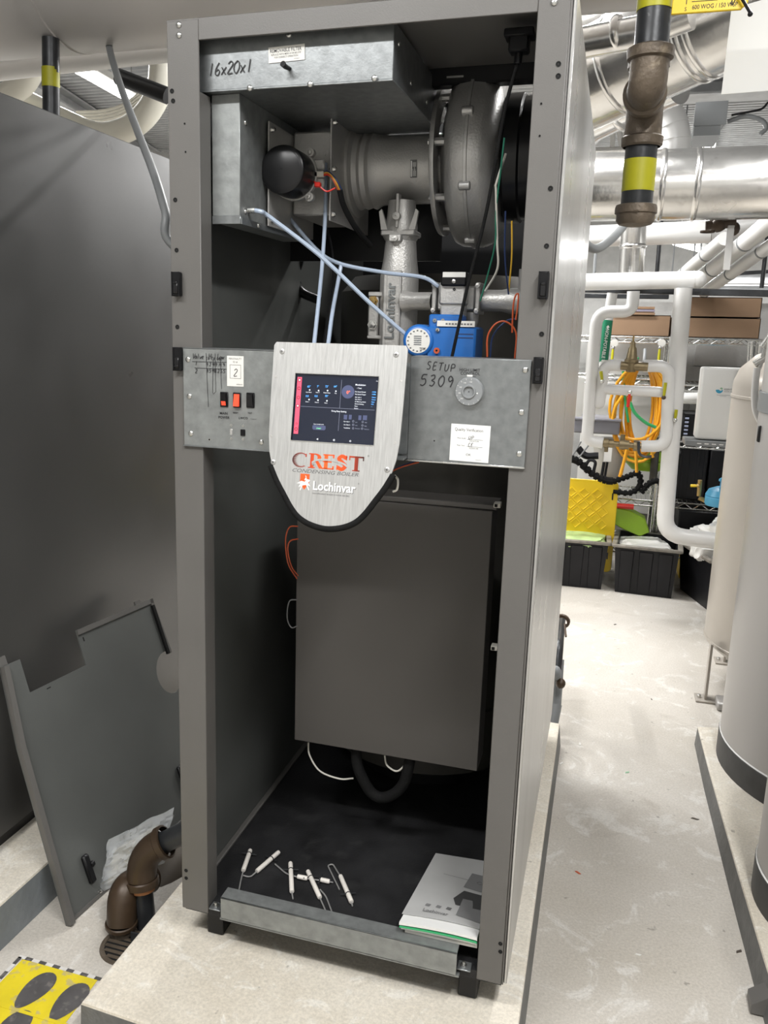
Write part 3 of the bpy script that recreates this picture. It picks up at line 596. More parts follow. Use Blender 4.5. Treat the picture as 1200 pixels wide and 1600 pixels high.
for pts, m, lb in (([(0.594, 0.2, 1.64), (0.591, 0.2, 1.59), (0.586, 0.2, 1.509), (0.588, 0.2, 1.451), (0.574, 0.22, 1.392), (0.562, 0.22, 1.343)], GRNW, 'green wire'),
                   ([(0.597, 0.21, 1.614), (0.584, 0.2, 1.561), (0.584, 0.2, 1.544), (0.592, 0.2, 1.451), (0.595, 0.2, 1.403), (0.571, 0.22, 1.362)], WHW, 'white wire'),
                   ([(0.617, 0.2, 1.491), (0.621, 0.2, 1.427), (0.617, 0.22, 1.362)], YLW, 'thin yellow wire'), ([(0.604, 0.2, 1.509), (0.608, 0.2, 1.427), (0.617, 0.22, 1.356)], NAVY, 'thin navy wire'),
                   ([(0.599, 0.1, 1.238), (0.598, 0.1, 1.276), (0.612, 0.1, 1.299), (0.631, 0.1, 1.302), (0.649, 0.1, 1.283), (0.65, 0.1, 1.237)], ORW, 'orange-red wire loop'),
                   ([(0.603, 0.11, 1.237), (0.606, 0.11, 1.276), (0.628, 0.11, 1.303), (0.647, 0.1, 1.308)], NAVY, 'navy wire loop'),
                   ([(0.642, 0.1, 1.283), (0.641, 0.1, 1.329), (0.644, 0.1, 1.349), (0.649, 0.1, 1.351), (0.649, 0.1, 1.329), (0.647, 0.1, 1.306)], ORW, 'orange-red wire behind the post'),
                   ([(0.434, 0.02, 1.016), (0.445, 0.03, 1.024), (0.463, 0.04, 1.032), (0.489, 0.05, 1.04)], ORW, 'orange-red wires under the panel'),
                   ([(0.441, 0.03, 1.024), (0.461, 0.04, 1.033), (0.483, 0.05, 1.042)], NAVY, 'navy wires under the panel'),
                   ([(0.447, 0.03, 1.015), (0.454, 0.03, 1.006), (0.453, 0.03, 0.988), (0.445, 0.03, 0.983)], WHW, 'white wire end'),
                   ([(0.155, 0.3, 0.83), (0.133, 0.3, 0.825), (0.124, 0.3, 0.792), (0.131, 0.3, 0.738), (0.154, 0.3, 0.702)], ORW, 'red-brown wire loop'),
                   ([(0.156, 0.3, 0.8), (0.135, 0.3, 0.792), (0.13, 0.3, 0.769), (0.14, 0.3, 0.731), (0.157, 0.3, 0.71)], ORW, 'inner red-brown wire loop'),
                   ([(0.154, 0.3, 0.651), (0.135, 0.3, 0.644), (0.13, 0.3, 0.603), (0.141, 0.3, 0.58), (0.157, 0.3, 0.586)], GREYINK, None),
                   ([(0.178, 0.33, 0.273), (0.182, 0.33, 0.239), (0.21, 0.33, 0.201), (0.261, 0.33, 0.19), (0.291, 0.35, 0.186)], WHW, 'white wire loop'),
                   ([(0.374, 0.33, 0.274), (0.381, 0.33, 0.249), (0.406, 0.33, 0.238), (0.426, 0.33, 0.259)], WHW, 'short white wire')):
    cable('wire', pts, .0017 if m is not WHW else .0022, m, lb, 6)
cable('drain_hose', [(0.301, 0.33, 0.286), (0.309, 0.33, 0.228), (0.344, 0.33, 0.169), (0.384, 0.33, 0.165), (0.423, 0.33, 0.207), (0.439, 0.33, 0.286)], .0135, RUBBER, None, 12)
cable('flex_conduit', [(0.002, 0.7, 1.461), (-0.007, 0.7, 1.42), (0.006, 0.7, 1.378), (0.061, 0.7, 1.354)], .012, BLACKM, None, 10)
# ---- heat exchanger and dark inner cover
k = MB(); k.lathe([(.001, .09), (.27, .09), (.285, .10), (.285, .26), (.295, .265), (.295, .275), (.285, .28), (.285, 1.38), (.25, 1.42), (.001, 1.43)], (.37, .86, 0), (0, 0, 1), 64); part_(k, 'heat_exchanger', DKSTEEL)
k = MB(); k.lathe([(.2, .02), (.2, .09)], (.37, .86, 0), (0, 0, 1), 32); part_(k, 'exchanger_stand', BLACKM)
k = MB(); k.box((.152, .30, .290), (.602, .39, .905), bev=.0015); ic = part_(k, 'inner_cover', BOXP)
k = MB(); k.box((.154, .305, .905), (.61, .39, .918), bev=.002); k.build('cover_top', BOXP, ic)
for q in ((0.621, 0.2, 0.938), (0.633, 0.2, 0.632)):
    k = MB(); x, y, z = q; k.box((x - .006, y, z - .005), (x + .008, y + .02, z + .005), bev=.001); k.box((x - .004, y - .002, z - .003), (x + .002, y, z + .003), m=HOLE); part_(k, 'wire_clip', WHW)

# ---- left control panel
k = MB(); k.box((.025, -.0045, 1.050), (.235, -.0025, 1.240), bev=.0006); k.box((.023, -.006, 1.048), (.235, .05, 1.0505), bev=.0005, m=GALV); k.box((.025, -.0045, 1.2385), (.235, .05, 1.2405), m=GALV)
cp = part_(k, 'control_panel', GALVD)
PY = -.0048
def scr(q, par, r=.0055):
    c = copy_part(SC0, par); P0 = wmat(par).inverted() @ Vector(q); W0 = wmat(BO).inverted() @ sc0p; c.location = P0 - W0
for q in ((0.036, -0.005, 1.218), (0.038, -0.005, 1.147), (0.04, -0.005, 1.074)): scr(q, cp)
scr((0.19, -0.005, 1.066), cp)
k = MB(); M = front(0, PY, 0)
def S2(*p): return [(q[0], q[2]) for q in p]
x, _, z = (0.046, -0.005, 1.22); hand(k, 'Valve', x, z, .0095, .0007, M, INK, .50); x, _, z = (0.08, -0.005, 1.221); hand(k, 'Hi', x, z, .0095, .0007, M, INK, .5); x, _, z = (0.098, -0.005, 1.221); hand(k, 'Low', x, z, .0095, .0007, M, INK, .5)
for (u_, t_, zz) in ((.0, '1', 1.207), (.0, '2', 1.192)): hand(k, t_, (0.051, -0.005, 1.202)[0], zz, .008, .0008, M, INK, .6)
x = (0.073, -0.005, 1.209)[0]
hand(k, 'CO CO CO2', x + .002, 1.2185, .005, .0006, M, INK, .75); hand(k, '9.2 449 14.9', x + .002, 1.2065, .0066, .0006, M, INK, .48); hand(k, '9.5 498.2 5.5', x + .002, 1.1945, .0066, .0006, M, INK, .45)
for pts in (S2((0.045, -0.005, 1.214), (0.118, -0.005, 1.215)), S2((0.05, -0.005, 1.202), (0.118, -0.005, 1.202)), S2((0.075, -0.005, 1.231), (0.077, -0.005, 1.172), (0.079, -0.005, 1.128)), S2((0.09, -0.005, 1.219), (0.088, -0.005, 1.155)), S2((0.094, -0.005, 1.231), (0.095, -0.005, 1.158), (0.089, -0.005, 1.153)), S2((0.105, -0.005, 1.222), (0.107, -0.005, 1.164))): k.stroke(pts, .0006, .0004, INK, M)
k.build('handwriting', INK, cp, smooth=False)
k = MB(); x0, _, z0 = (0.119, -0.005, 1.17); M = front(x0, PY, z0)
k.box((0, 0, 0), (.0345, .0575, .0005), m=PAPER, M=M); k.text('PERSONALITY', .0052, .0172, .0505, .0007, GREYINK, M, 0, .82, align='CENTER'); k.text('ID #', .0052, .0172, .0445, .0007, GREYINK, M, align='CENTER')
for a, b_ in (((.006, .015), (.029, .0156)), ((.006, .0404), (.029, .041)), ((.006, .015), (.0066, .041)), ((.0284, .015), (.029, .041))): k.box((*a, .0005), (*b_, .0008), m=GREYINK, M=M)
hand(k, '2', .013, .019, .014, .001, M, INK); k.text('100286422', .003, .019, .003, .0007, GREYINK, M); k.build('personality_label', PAPER, cp, smooth=False)
def rocker(q, m, lab, up):
    x, _, z = q; k = MB(); k.box((x - .0082, -.0075, z - .0145), (x + .0082, -.0045, z + .0145), bev=.001); o = k.build('rocker_switch', BLACK, cp, label=lab)
    k = MB(); k.add([(x - .0055, -.007, z - .0115), (x + .0055, -.007, z - .0115), (x + .0055, -.007, z + .0115), (x - .0055, -.007, z + .0115), (x - .0055, -.0125 if not up else -.008, z - .0115), (x + .0055, -.0125 if not up else -.008, z - .0115), (x + .0055, -.0125 if up else -.008, z + .0115), (x - .0055, -.0125 if up else -.008, z + .0115)],
        [(4, 5, 6, 7), (0, 4, 7, 3), (5, 1, 2, 6), (7, 6, 2, 3), (0, 1, 5, 4)]); o2 = k; return o, o2
for q, m, lab, up, m2 in (((0.113, -0.006, 1.144), BLACK, 'main power switch, black with red lower end', True, REDLIT), ((0.14, -0.006, 1.144), REDLIT, 'lit red reset switch', False, None), ((0.168, -0.006, 1.145), BLACKM, 'plain black test switch', True, None)):
    o, o2 = rocker(q, m, lab, up)
    if m2: x, _, z = q; o2.add([(x - .0045, -.0084, z - .011), (x + .0045, -.0084, z - .011), (x + .0045, -.0105, z - .003), (x - .0045, -.0105, z - .003)], [(0, 1, 2, 3)], m2)
    o2.build('rocker', m, cp, smooth=False)
k = MB(); M = front(0, PY, 0)
for t_, q, s_ in (('MAIN', (0.103, -0.005, 1.115), .0068), ('POWER', (0.1, -0.005, 1.107), .0068), ('RESET', (0.131, -0.005, 1.118), .0042), ('TEST', (0.162, -0.005, 1.119), .0042), ('LWCO', (0.143, -0.005, 1.108), .0062)): k.text(t_, s_, q[0], q[2], .0004, INK, M, .015)
x, _, z = (0.167, -0.005, 1.109); k.box((x, z, 0), (x + .013, z + .0006, .0004), m=GREYINK, M=M); k.build('lettering', INK, cp, smooth=False)
for q, m, w2, h2 in (((0.127, -0.005, 1.082), CASTD, .0028, .006), ((0.152, -0.005, 1.082), BLACK, .0048, .0062)):
    x, _, z = q; k = MB(); k.box((x - w2, -.007 if m is BLACK else -.0052, z - h2), (x + w2, -.0045, z + h2), bev=.0006, m=m)
    for dz in (-.013, .013): k.lathe([(.0008, -.0006), (.0026, -.0006), (.0026, 0)], (x, -.0045, z + dz), (0, 1, 0), 10, STEEL)
    k.build('port', m, cp)
k = MB(); x, _, z = (0.08, -0.005, 1.064); k.lathe([(.0018, -.0004), (.0028, -.0004)], (x, -.0045, z), (0, 1, 0), 14, STEEL); k.lathe([(.0002, -.0003), (.0018, -.0003)], (x, -.0045, z), (0, 1, 0), 14, HOLE); k.build('small_hole', STEEL, cp)
# ---- right control box
k = MB(); k.box((.478, -.004, 1.052), (.690, .06, 1.238), bev=.001); k.box((.476, -.006, 1.049), (.690, .06, 1.0525), bev=.0006, m=STEEL); rb = part_(k, 'limit_control_box', GALV)
k = MB(); k.box((.452, -.03, 1.062), (.456, .05, 1.226), m=GALV); k.box((.456, -.006, 1.062), (.478, -.003, 1.226), m=GALV); k.box((.44, -.034, 1.054), (.478, .02, 1.058), m=GALV); k.build('hinge_bracket', GALV, rb)
for q in ((0.68, -0.004, 1.221), (0.678, -0.004, 1.148), (0.679, -0.004, 1.075)): scr(q, rb)
k = MB(); M = front(0, -.0042, 0)
x, _, z = (0.507, -0.004, 1.216); hand(k, 'SETUP', x, z, .0135, .0012, M, INK, .78, slope=-.05); x, _, z = (0.496, -0.004, 1.187); hand(k, '5309', x, z, .0195, .0015, M, INK, .82, slope=-.02); k.build('handwriting', INK, rb, smooth=False)
k = MB()
for t_, q, s_ in (('HIGH LIMIT', (0.566, -0.004, 1.215), .0072), ('CONTROL', (0.568, -0.004, 1.209), .0072), ('100287023', (0.583, -0.004, 1.205), .0028)): k.text(t_, s_, q[0], q[2], .0004, INK, M, .01)
k.build('lettering', GREYINK, rb, smooth=False)
k = MB(); c = Vector((0.586, -0.008, 1.18)); c.y = -.0042; k.lathe([(.001, -.008), (.0085, -.008), (.0095, -.0115), (.0115, -.0115), (.0125, -.009), (.0235, -.009), (.025, -.007), (.0255, 0)], c, (0, 1, 0), 44)
kb = k.build('limit_knob', GREYP, rb); k = MB(); M = front(c.x, c.y - .0093, c.z)
for i in range(11):
    a = 1.4 + i * .42; k.box((-.0002, .0205, 0), (.0002, .0235, .0003), m=WHITE, M=M @ Matrix.Rotation(a - PI / 2, 4, 'Z'))
for i, t_ in enumerate(('120', '140', '160', '180', '200')): a = 1.45 + i * .62; k.text(t_, .0034, math.cos(a) * .0172 - .002, math.sin(a) * .0172 - .001, .0003, WHITE, M)
k.flat([(.013, -.002), (.016, -.0005), (.016, -.0035)], .0003, WHITE, M); k.build('knob_marks', WHITE, rb, smooth=False)
k = MB(); k.box((c.x - .006, -.0055, c.z + .0255), (c.x + .004, -.004, c.z + .029), bev=.0005); k.build('index_tab', PAPER, rb)
k = MB(); x0, _, z0 = (0.556, -0.004, 1.056); M = front(x0, -.0043, z0) @ Matrix.Rotation(-.012, 4, 'Z')
k.box((0, 0, 0), (.070, .066, .0004), bev=0, m=WHITE, M=M); k.text('Quality Verification', .0078, .0065, .054, .0006, INK, M, 0, .83)
for yy_, a_ in ((.040, 'First Audit'), (.027, 'Final Test')):
    k.text(a_, .0036, .012, yy_, .0006, INK, M); k.box((.030, yy_ - .0005, .0004), (.058, yy_, .0006), m=INK, M=M); k.text('SIGNATURE', .0032, .034, yy_ - .004, .0006, INK, M)
hand(k, 'UP', .032, .040, .0065, .0006, M, INK); hand(k, 'CE', .032, .027, .0065, .0006, M, INK); k.text('OK', .0065, .029, .010, .0006, INK, M); k.text('100268375', .0026, .046, .003, .0006, GREYINK, M)
k.build('quality_label', WHITE, rb, smooth=False)
k = MB(); x, _, z = (0.527, -0.004, 1.089); k.lathe([(.0002, -.0003), (.0014, -.0003)], (x, -.004, z), (0, 1, 0), 10); k.build('small_hole', HOLE, rb)

# ---- display bezel, tilted to face up; local x,y in its plane
BA = math.radians(10)
BM = Matrix.Translation((.357, -.045, 1.257)) @ Matrix(((1, 0, 0, 0), (0, math.sin(BA), -math.cos(BA), 0), (0, math.cos(BA), math.sin(BA), 0), (0, 0, 0, 1)))
def outline(o):
    L_ = [(.1205 + o, 0), (.1245 + o, -.006), (.1240 + o, -.10), (.1225 + o, -.17), (.119 + o, -.20), (.112 + o, -.225), (.098 + o, -.250 - o * .3), (.083 + o * .9, -.272 - o * .6), (.067 + o * .8, -.295 - o * .8), (.051 + o * .6, -.311 - o), (.030, -.322 - o), (0, -.327 - o)]
    return L_ + [(-x, y) for x, y in reversed(L_[:-1])]
k = MB(); ol = outline(0)
SL, SR_, ST, SB = -.0790, .0765, -.0555, -.1760
# plate made as ring around the screen opening
b_ = bmesh.new(); V = [b_.verts.new((x, y, 0)) for x, y in ol]; hs = [b_.verts.new(p) for p in ((SL, SB, 0), (SR_, SB, 0), (SR_, ST, 0), (SL, ST, 0))]
E_ = [b_.edges.new((V[i], V[(i + 1) % len(V)])) for i in range(len(V))] + [b_.edges.new((hs[i], hs[(i + 1) % 4])) for i in range(4)]
bmesh.ops.triangle_fill(b_, edges=E_, use_beauty=True); fs = [f for f in b_.faces if not (SL < f.calc_center_median().x < SR_ and SB < f.calc_center_median().y < ST and all(v in hs for v in f.verts))]
bmesh.ops.delete(b_, geom=[f for f in b_.faces if f not in fs], context='FACES_ONLY')
b_.normal_update(); bmesh.ops.recalc_face_normals(b_, faces=list(b_.faces))
r_ = bmesh.ops.extrude_face_region(b_, geom=list(b_.faces))
for v in r_['geom']:
    if isinstance(v, bmesh.types.BMVert): v.co.z = -.004
bmesh.ops.recalc_face_normals(b_, faces=list(b_.faces)); k.bm(b_, None, BM)
bz = part_(k, 'display_bezel', BRUSH, smooth=False)
k = MB(); k.box((-.10, -.20, -.05), (.10, -.03, -.006), M=BM, bev=.003); part_(k, 'display_housing', GALV)
k = MB()
for a, c_ in (((SL, SB - .0015), (SR_, SB)), ((SL, ST), (SR_, ST + .001)), ((SL - .001, SB), (SL, ST)), ((SR_, SB), (SR_ + .001, ST))): k.box((*a, -.004), (*c_, .0006), M=BM)
k.build('window_rim', STEEL, bz)
k = MB(); k.box((SL, SB, -.0055), (SR_, ST, -.0032), M=BM); sc = part_(k, 'touch_screen', SCR, smooth=False)
# rubber edge trim round the chin
q = [p for p in outline(.0035)]; idx = [i for i, p in enumerate(q) if p[1] < -.221]; pts = curve([(q[i][0], q[i][1], -.002) for i in idx], 5)
k = MB(); k.tube(pts, .0058, 10, M=BM); tr = k.build('edge_trim', RUBBER, bz)
for (x, y) in ((-0.1081, -0.0169), (0.1045, -0.016), (-0.1101, -0.2182), (0.1043, -0.217)):
    k = MB(); r0 = .0052; k.lathe([(.0003, .0022), (.0028, .002), (.0046, .0012), (r0, 0)], (x, y, 0), (0, 0, 1), 16, CASTD, BM); k.box((x - .0024, y - .0004, .0021), (x + .0024, y + .0004, .0024), m=HOLE, M=BM); k.box((x - .0004, y - .0024, .0021), (x + .0004, y + .0024, .0024), m=HOLE, M=BM); k.build('screw', None, bz)
for (x, y) in ((-0.1171, -0.063), (0.1172, -0.0611), (-0.1181, -0.1714), (0.1144, -0.1693)):
    k = MB(); k.lathe([(.0002, .0003), (.0022, .0003), (.0024, 0)], (x, y, 0), (0, 0, 1), 12, None, BM); k.build('rivet', CAST, bz)
# printing on the bezel
k = MB()
grad = bpy.data.materials.new('crest_gradient_print'); grad.use_nodes = True; nt = grad.node_tree; bs = nt.nodes['Principled BSDF']; bs.inputs['Roughness'].default_value = .35
tc = nt.nodes.new('ShaderNodeTexCoord'); sp = nt.nodes.new('ShaderNodeSeparateXYZ'); nt.links.new(tc.outputs['Generated'], sp.inputs[0]); rp = nt.nodes.new('ShaderNodeValToRGB'); nt.links.new(sp.outputs[0], rp.inputs[0])
cr = rp.color_ramp; cr.elements[0].position = 0; cr.elements[0].color = (.05, .01, .01, 1); cr.elements[1].position = 1; cr.elements[1].color = (.04, .01, .01, 1)
for p_, c_ in ((.22, (.45, .04, .01, 1)), (.45, (.85, .12, .02, 1)), (.72, (.75, .08, .015, 1)), (.9, (.25, .025, .01, 1))): e = cr.elements.new(p_); e.color = c_
nt.links.new(rp.outputs[0], bs.inputs['Base Color'])
bx, by = (-0.0699, -0.2224)
xs = [bx, bx + .026, bx + .0495, bx + .0705, bx + .091]
hgt = .0265
BM0 = BM; BM = BM0 @ Matrix.Translation((bx - .003, 0, 0)) @ Matrix.Diagonal((1.17, 1, 1, 1)) @ Matrix.Translation((-bx, 0, 0))
def serif(k, x, y, w_, h_=.0018): k.box((x - w_ / 2, y, 0), (x + w_ / 2, y + h_, .0004), m=grad, M=BM)
y0 = by - .0015
# C
po = circ(0, 0, 1, 30, .75, 2 * PI - .75); pi_ = circ(0, 0, 1, 30, .8, 2 * PI - .8)
cx, cy = xs[0] + .013, y0 + hgt / 2
k.add([(cx + .0135 * p[0], cy + hgt / 2 * p[1], .0003) for p in po] + [(cx + .0018 + .0078 * p[0], cy + (hgt / 2 - .0028) * p[1], .0003) for p in pi_], [(i, i + 1, 31 + i - 1, 30 + i) for i in range(29)], grad, BM)
k.box((cx + .0078, cy + .006, 0), (cx + .0096, cy + .0115, .0004), m=grad, M=BM)
# R
x = xs[1]; k.box((x + .003, y0, 0), (x + .0085, y0 + hgt, .0003), m=grad, M=BM); serif(k, x + .0055, y0, .011); serif(k, x + .0055, y0 + hgt - .0018, .010)
ro = circ(0, 0, 1, 14, PI / 2, -PI / 2)
k.add([(x + .011 + .0095 * p[0], y0 + hgt * .74 + hgt * .26 * p[1], .0003) for p in ro] + [(x + .010 + .0045 * p[0], y0 + hgt * .74 + (hgt * .26 - .002) * p[1], .0003) for p in ro], [(i, i + 1, 15 + i, 14 + i) for i in range(13)], grad, BM)
k.box((x + .008, y0 + hgt - .002, 0), (x + .0115, y0 + hgt, .0003), m=grad, M=BM); k.box((x + .008, y0 + hgt * .48, 0), (x + .0115, y0 + hgt * .48 + .002, .0003), m=grad, M=BM)
k.flat([(x + .0105, y0 + hgt * .5), (x + .016, y0 + hgt * .5), (x + .0245, y0), (x + .018, y0)], .0003, grad, BM)
# E
x = xs[2]; k.box((x + .002, y0, 0), (x + .0078, y0 + hgt, .0003), m=grad, M=BM)
for yy_, l_, h_ in ((0, .0175, .0022), (hgt * .46, .014, .002), (hgt - .0022, .0175, .0022)): k.box((x, y0 + yy_, 0), (x + l_, y0 + yy_ + h_, .0003), m=grad, M=BM)
k.box((x + .0155, y0, 0), (x + .018, y0 + .006, .0003), m=grad, M=BM); k.box((x + .0155, y0 + hgt - .006, 0), (x + .018, y0 + hgt, .0003), m=grad, M=BM)
# S
x = xs[3]; sp_ = curve([(x + .0165, y0 + hgt * .80, 0), (x + .0095, y0 + hgt * .94, 0), (x + .0045, y0 + hgt * .76, 0), (x + .0095, y0 + hgt * .54, 0), (x + .0150, y0 + hgt * .30, 0), (x + .0095, y0 + hgt * .06, 0), (x + .0025, y0 + hgt * .20, 0)], 8); k.stroke(sp_, .0042, .0003, grad, BM)
k.box((x + .0155, y0 + hgt * .68, 0), (x + .0172, y0 + hgt, .0003), m=grad, M=BM); k.box((x + .0012, y0, 0), (x + .003, y0 + hgt * .32, .0003), m=grad, M=BM)
# T
x = xs[4]; k.box((x, y0 + hgt - .0028, 0), (x + .0235, y0 + hgt, .0003), m=grad, M=BM); k.box((x + .009, y0, 0), (x + .0148, y0 + hgt, .0003), m=grad, M=BM); serif(k, x + .0118, y0, .012)
k.box((x, y0 + hgt - .0075, 0), (x + .0018, y0 + hgt, .0003), m=grad, M=BM); k.box((x + .0217, y0 + hgt - .0075, 0), (x + .0235, y0 + hgt, .0003), m=grad, M=BM)
k.build('crest_logo', grad, bz, smooth=False)
k = MB(); k.stroke(curve([(xs[1] + .006, y0 + .010, 0), (xs[1] + .015, y0 + .0155, 0), (xs[2] + .012, y0 + .0165, 0), (xs[3] + .010, y0 + .0125, 0), (xs[3] + .019, y0 + .007, 0)], 8), .0022, .0007, BRUSH, BM)
k.stroke([(xs[1] + .006, y0 + .0075), (xs[1] + .016, y0 + .002)], .0014, .0007, BRUSH, BM); k.stroke([(xs[1] + .006, y0 + .010), (xs[1] + .010, y0 + .005)], .0014, .0007, BRUSH, BM); k.build('logo_swoosh', BRUSH, bz, smooth=False); BM = BM0
k = MB(); x, y = (-0.0735, -0.2329); k.text('CONDENSING BOILER', .0092, x, y, .0003, GREYINK, BM, .006, 1.36, .28); x, y = (0.0666, -0.1971); k.text('\u00ae', .005, x, y, .0003, GREYINK, BM)
x, y = (-0.0306, -0.2699); k.text('HIGH EFFICIENCY BOILERS & WATER HEATERS', .0032, x, y, .0003, GREYINK, BM, .005, 1.04); k.build('lettering', GREYINK, bz, smooth=False)
k = MB(); x, y = (-0.0312, -0.2624); k.text('Lochinvar', .0225, x + .0009, y - .0009, .0003, GREYINK, BM, .03, .90); k.text('Lochinvar', .0225, x, y, .0006, WHITE, BM, .025, .90); x, y = (0.0529, -0.2468); k.text('\u00ae', .004, x, y, .0003, GREYINK, BM); k.build('maker_lettering', WHITE, bz, smooth=False)
x, y = (-0.0479, -0.2521); BM = BM0 @ Matrix.Translation((x, y, 0)) @ Matrix.Diagonal((1.3, 1.3, 1, 1)) @ Matrix.Translation((-x, -y, 0)); k = MB(); k.flat([(x - .006, y + .013), (x + .0075, y + .013), (x + .0075, y + .001), (x + .001, y - .009), (x - .006, y - .001)], .0003, ORANGE, BM)
k.flat([(x - .011, y - .001), (x - .004, y + .003), (x + .001, y + .002), (x + .004, y + .006), (x + .009, y + .005), (x + .006, y + .001), (x + .010, y - .004), (x + .004, y - .002), (x - .001, y - .003), (x - .008, y - .006), (x - .005, y - .001)], .0006, WHITE, BM)
k.flat([(x, y + .004), (x + .003, y + .010), (x + .001, y + .011), (x + .004, y + .005)], .0006, WHITE, BM)
k.stroke([(x - .002, y - .002), (x - .005, y - .010)], .0010, .0006, WHITE, BM); k.stroke([(x + .004, y - .002), (x + .008, y - .009)], .0010, .0006, WHITE, BM); k.build('rider_emblem', ORANGE, bz, smooth=False); BM = BM0
# scratches by the left chin
# ---- what the screen shows (flat emissive print)
SM = BM @ Matrix.Translation((0, 0, -.0031)); e1, e2 = .0001, .0002
k = MB(); x0, y0 = (-0.0721, -0.0665); k.box((SL + .003, SB + .012, 0), (SL + .0115, ST - .006, e1), M=SM)
k.build('sidebar', SCRP, sc, smooth=False)
k = MB()
for i, yy_ in enumerate((-.067, -.082, -.0985, -.1135, -.1455, -.1555)):
    r0 = .0030 if i != 4 else .0018
    k.lathe([(r0 * .7, .0002), (r0, .0002)], (SL + .0072, yy_, 0), (0, 0, 1), 14, BLACK, SM)
k.lathe([(.0002, .0003), (.0019, .0003)], (SL + .0072, -.067, 0), (0, 0, 1), 4, SCRW, SM); k.lathe([(.0002, .0003), (.0019, .0003)], (SL + .0072, -.1135, 0), (0, 0, 1), 4, SCRW, SM); k.build('sidebar_icon', BLACK, sc, smooth=False)
k = MB()
for t_, (x, y) in (('65\u00b0', (-0.0552, -0.0796)), ('7\u00b0', (-0.0369, -0.0788)), ('72\u00b0', (-0.0213, -0.0781)), ('64\u00b0', (-0.0051, -0.0774)), ('0.0', (-0.0569, -0.0969)), ('0.0', (-0.0399, -0.0961)), ('70\u00b0', (-0.0205, -0.0952))): k.text(t_, .0052, x - .001, y, e1, SCRB, SM, .004, .9)
for i, t_ in enumerate(('0 RPM', '0 RPM', 'Closed', 'Closed', 'Open', 'N/A', '- -')): k.text(t_, .0030, .0655, -.0835 - i * .0041 - (.001 if i > 1 else 0), e1, SCRB, SM, .01, .85)
k.build('blue_readings', SCRB, sc, smooth=False)
k = MB()
for t_, s_, (x, y) in (('Inlet Water', .0026, (-0.0581, -0.0889)), ('Delta T', .0026, (-0.0392, -0.0886)), ('Outlet Water', .0026, (-0.0247, -0.0885)), ('Flue', .0026, (-0.0036, -0.0887)), ('Flame 1', .0026, (-0.0574, -0.1061)), ('Flame 2', .0026, (-0.0397, -0.1064)), ('Flame', .0026, (-0.0214, -0.1067)),
    ('Modulation', .0046, (0.0338, -0.0724)), ('\u2022 Total', .0034, (0.0372, -0.0779)), ('Fan Speed Actual', .0031, (0.0342, -0.0842)), ('Fan Speed Target', .0031, (0.0345, -0.0887)), ('Gas Valve 1', .0028, (0.0349, -0.0938)), ('Gas Valve 2', .0028, (0.0352, -0.0977)), ('Air Metering Switch', .0028, (0.035, -0.1017)), ('Demand Setting', .0028, (0.0353, -0.1057)), ('Status', .0028, (0.035, -0.1096)), ('Reason', .0028, (0.0347, -0.1136)),
    ('Firing Rate Setting', .0042, (-0.0071, -0.1208)), ('Start manual mode', .0028, (-0.0391, -0.1454)), ('Gas Valve 1', .0028, (0.017, -0.1378)), ('Gas Valve 2', .0028, (0.0174, -0.1434)), ('Total/Boiler', .0028, (0.0179, -0.1491)), ('9:51', .0024, (0.0713, -0.0641))): k.text(t_, s_ * .95, x, y, e1, SCRW, SM, .004, .95)
for (x, y) in ((-0.0512, -0.084), (-0.0341, -0.0844), (-0.0172, -0.0836), (-0.0015, -0.0841), (-0.051, -0.1012), (-0.034, -0.1016), (-0.017, -0.1019)): k.lathe([(.0006, .0001), (.0014, .0001)], (x, y, 0), (0, 0, 1), 8, SCRW, SM)
x, y = (-0.0297, -0.1713); k.flat([(x - .0018, y), (x + .0014, y + .0018), (x + .0014, y - .0018)], e1, SCRW, SM)
x, y = (0.0017, -0.1711); k.lathe([(.0010, .0001), (.0017, .0001)], (x, y, 0), (0, 0, 1), 16, SCRW, SM); x, y = (0.0321, -0.171); k.lathe([(.0012, .0001), (.0019, .0001)], (x, y, 0), (0, 0, 1), 4, SCRW, SM)
k.build('screen_lettering', SCRW, sc, smooth=False)
k = MB(); xm = (0.0076, -0.0939)[0]; ym = (0.0092, -0.1143)[1]; k.box((xm, ym, 0), (xm + .0004, ST - .008, e1), M=SM); k.box((SL + .013, ym, 0), (SR_ - .004, ym + .0004, e1), M=SM); k.box((xm + .0005, ym - .040, 0), (xm + .0009, ym - .005, e1), M=SM)
for (x, y) in ((0.0347, -0.1357), (0.0524, -0.1359), (0.0352, -0.1419), (0.0523, -0.1421), (0.0356, -0.1481), (0.0521, -0.1477)): k.lathe([(.0013, .0001), (.0018, .0001)], (x, y, 0), (0, 0, 1), 14, SCRL, SM)
for t_, (x, y) in (('Low', (0.0384, -0.1378)), ('High', (0.056, -0.1373)), ('Low', (0.0388, -0.1434)), ('High', (0.0559, -0.1436)), ('Minimum', (0.0393, -0.149)), ('Maximum', (0.0558, -0.1492))): k.text(t_, .0024, x, y, e1, SCRL, SM)
k.build('screen_lines', SCRL, sc, smooth=False)
k = MB(); x, y = (0.0211, -0.0842); k.lathe([(.0002, .0001), (.0118, .0001)], (x, y, 0), (0, 0, 1), 32, None, SM); k.build('dial_disc', SCRD, sc, smooth=False)
for (a, b2) in (((0.0167, -0.1333), (0.0231, -0.125)), ((0.0261, -0.1327), (0.0314, -0.1245)), ((0.0439, -0.1329), (0.0492, -0.1247)), ((0.0521, -0.1325), (0.0597, -0.1242))): k = MB(); k.box((a[0], a[1], 0), (b2[0], b2[1], e1), M=SM); k.build('screen_button', SCRD, sc, smooth=False)
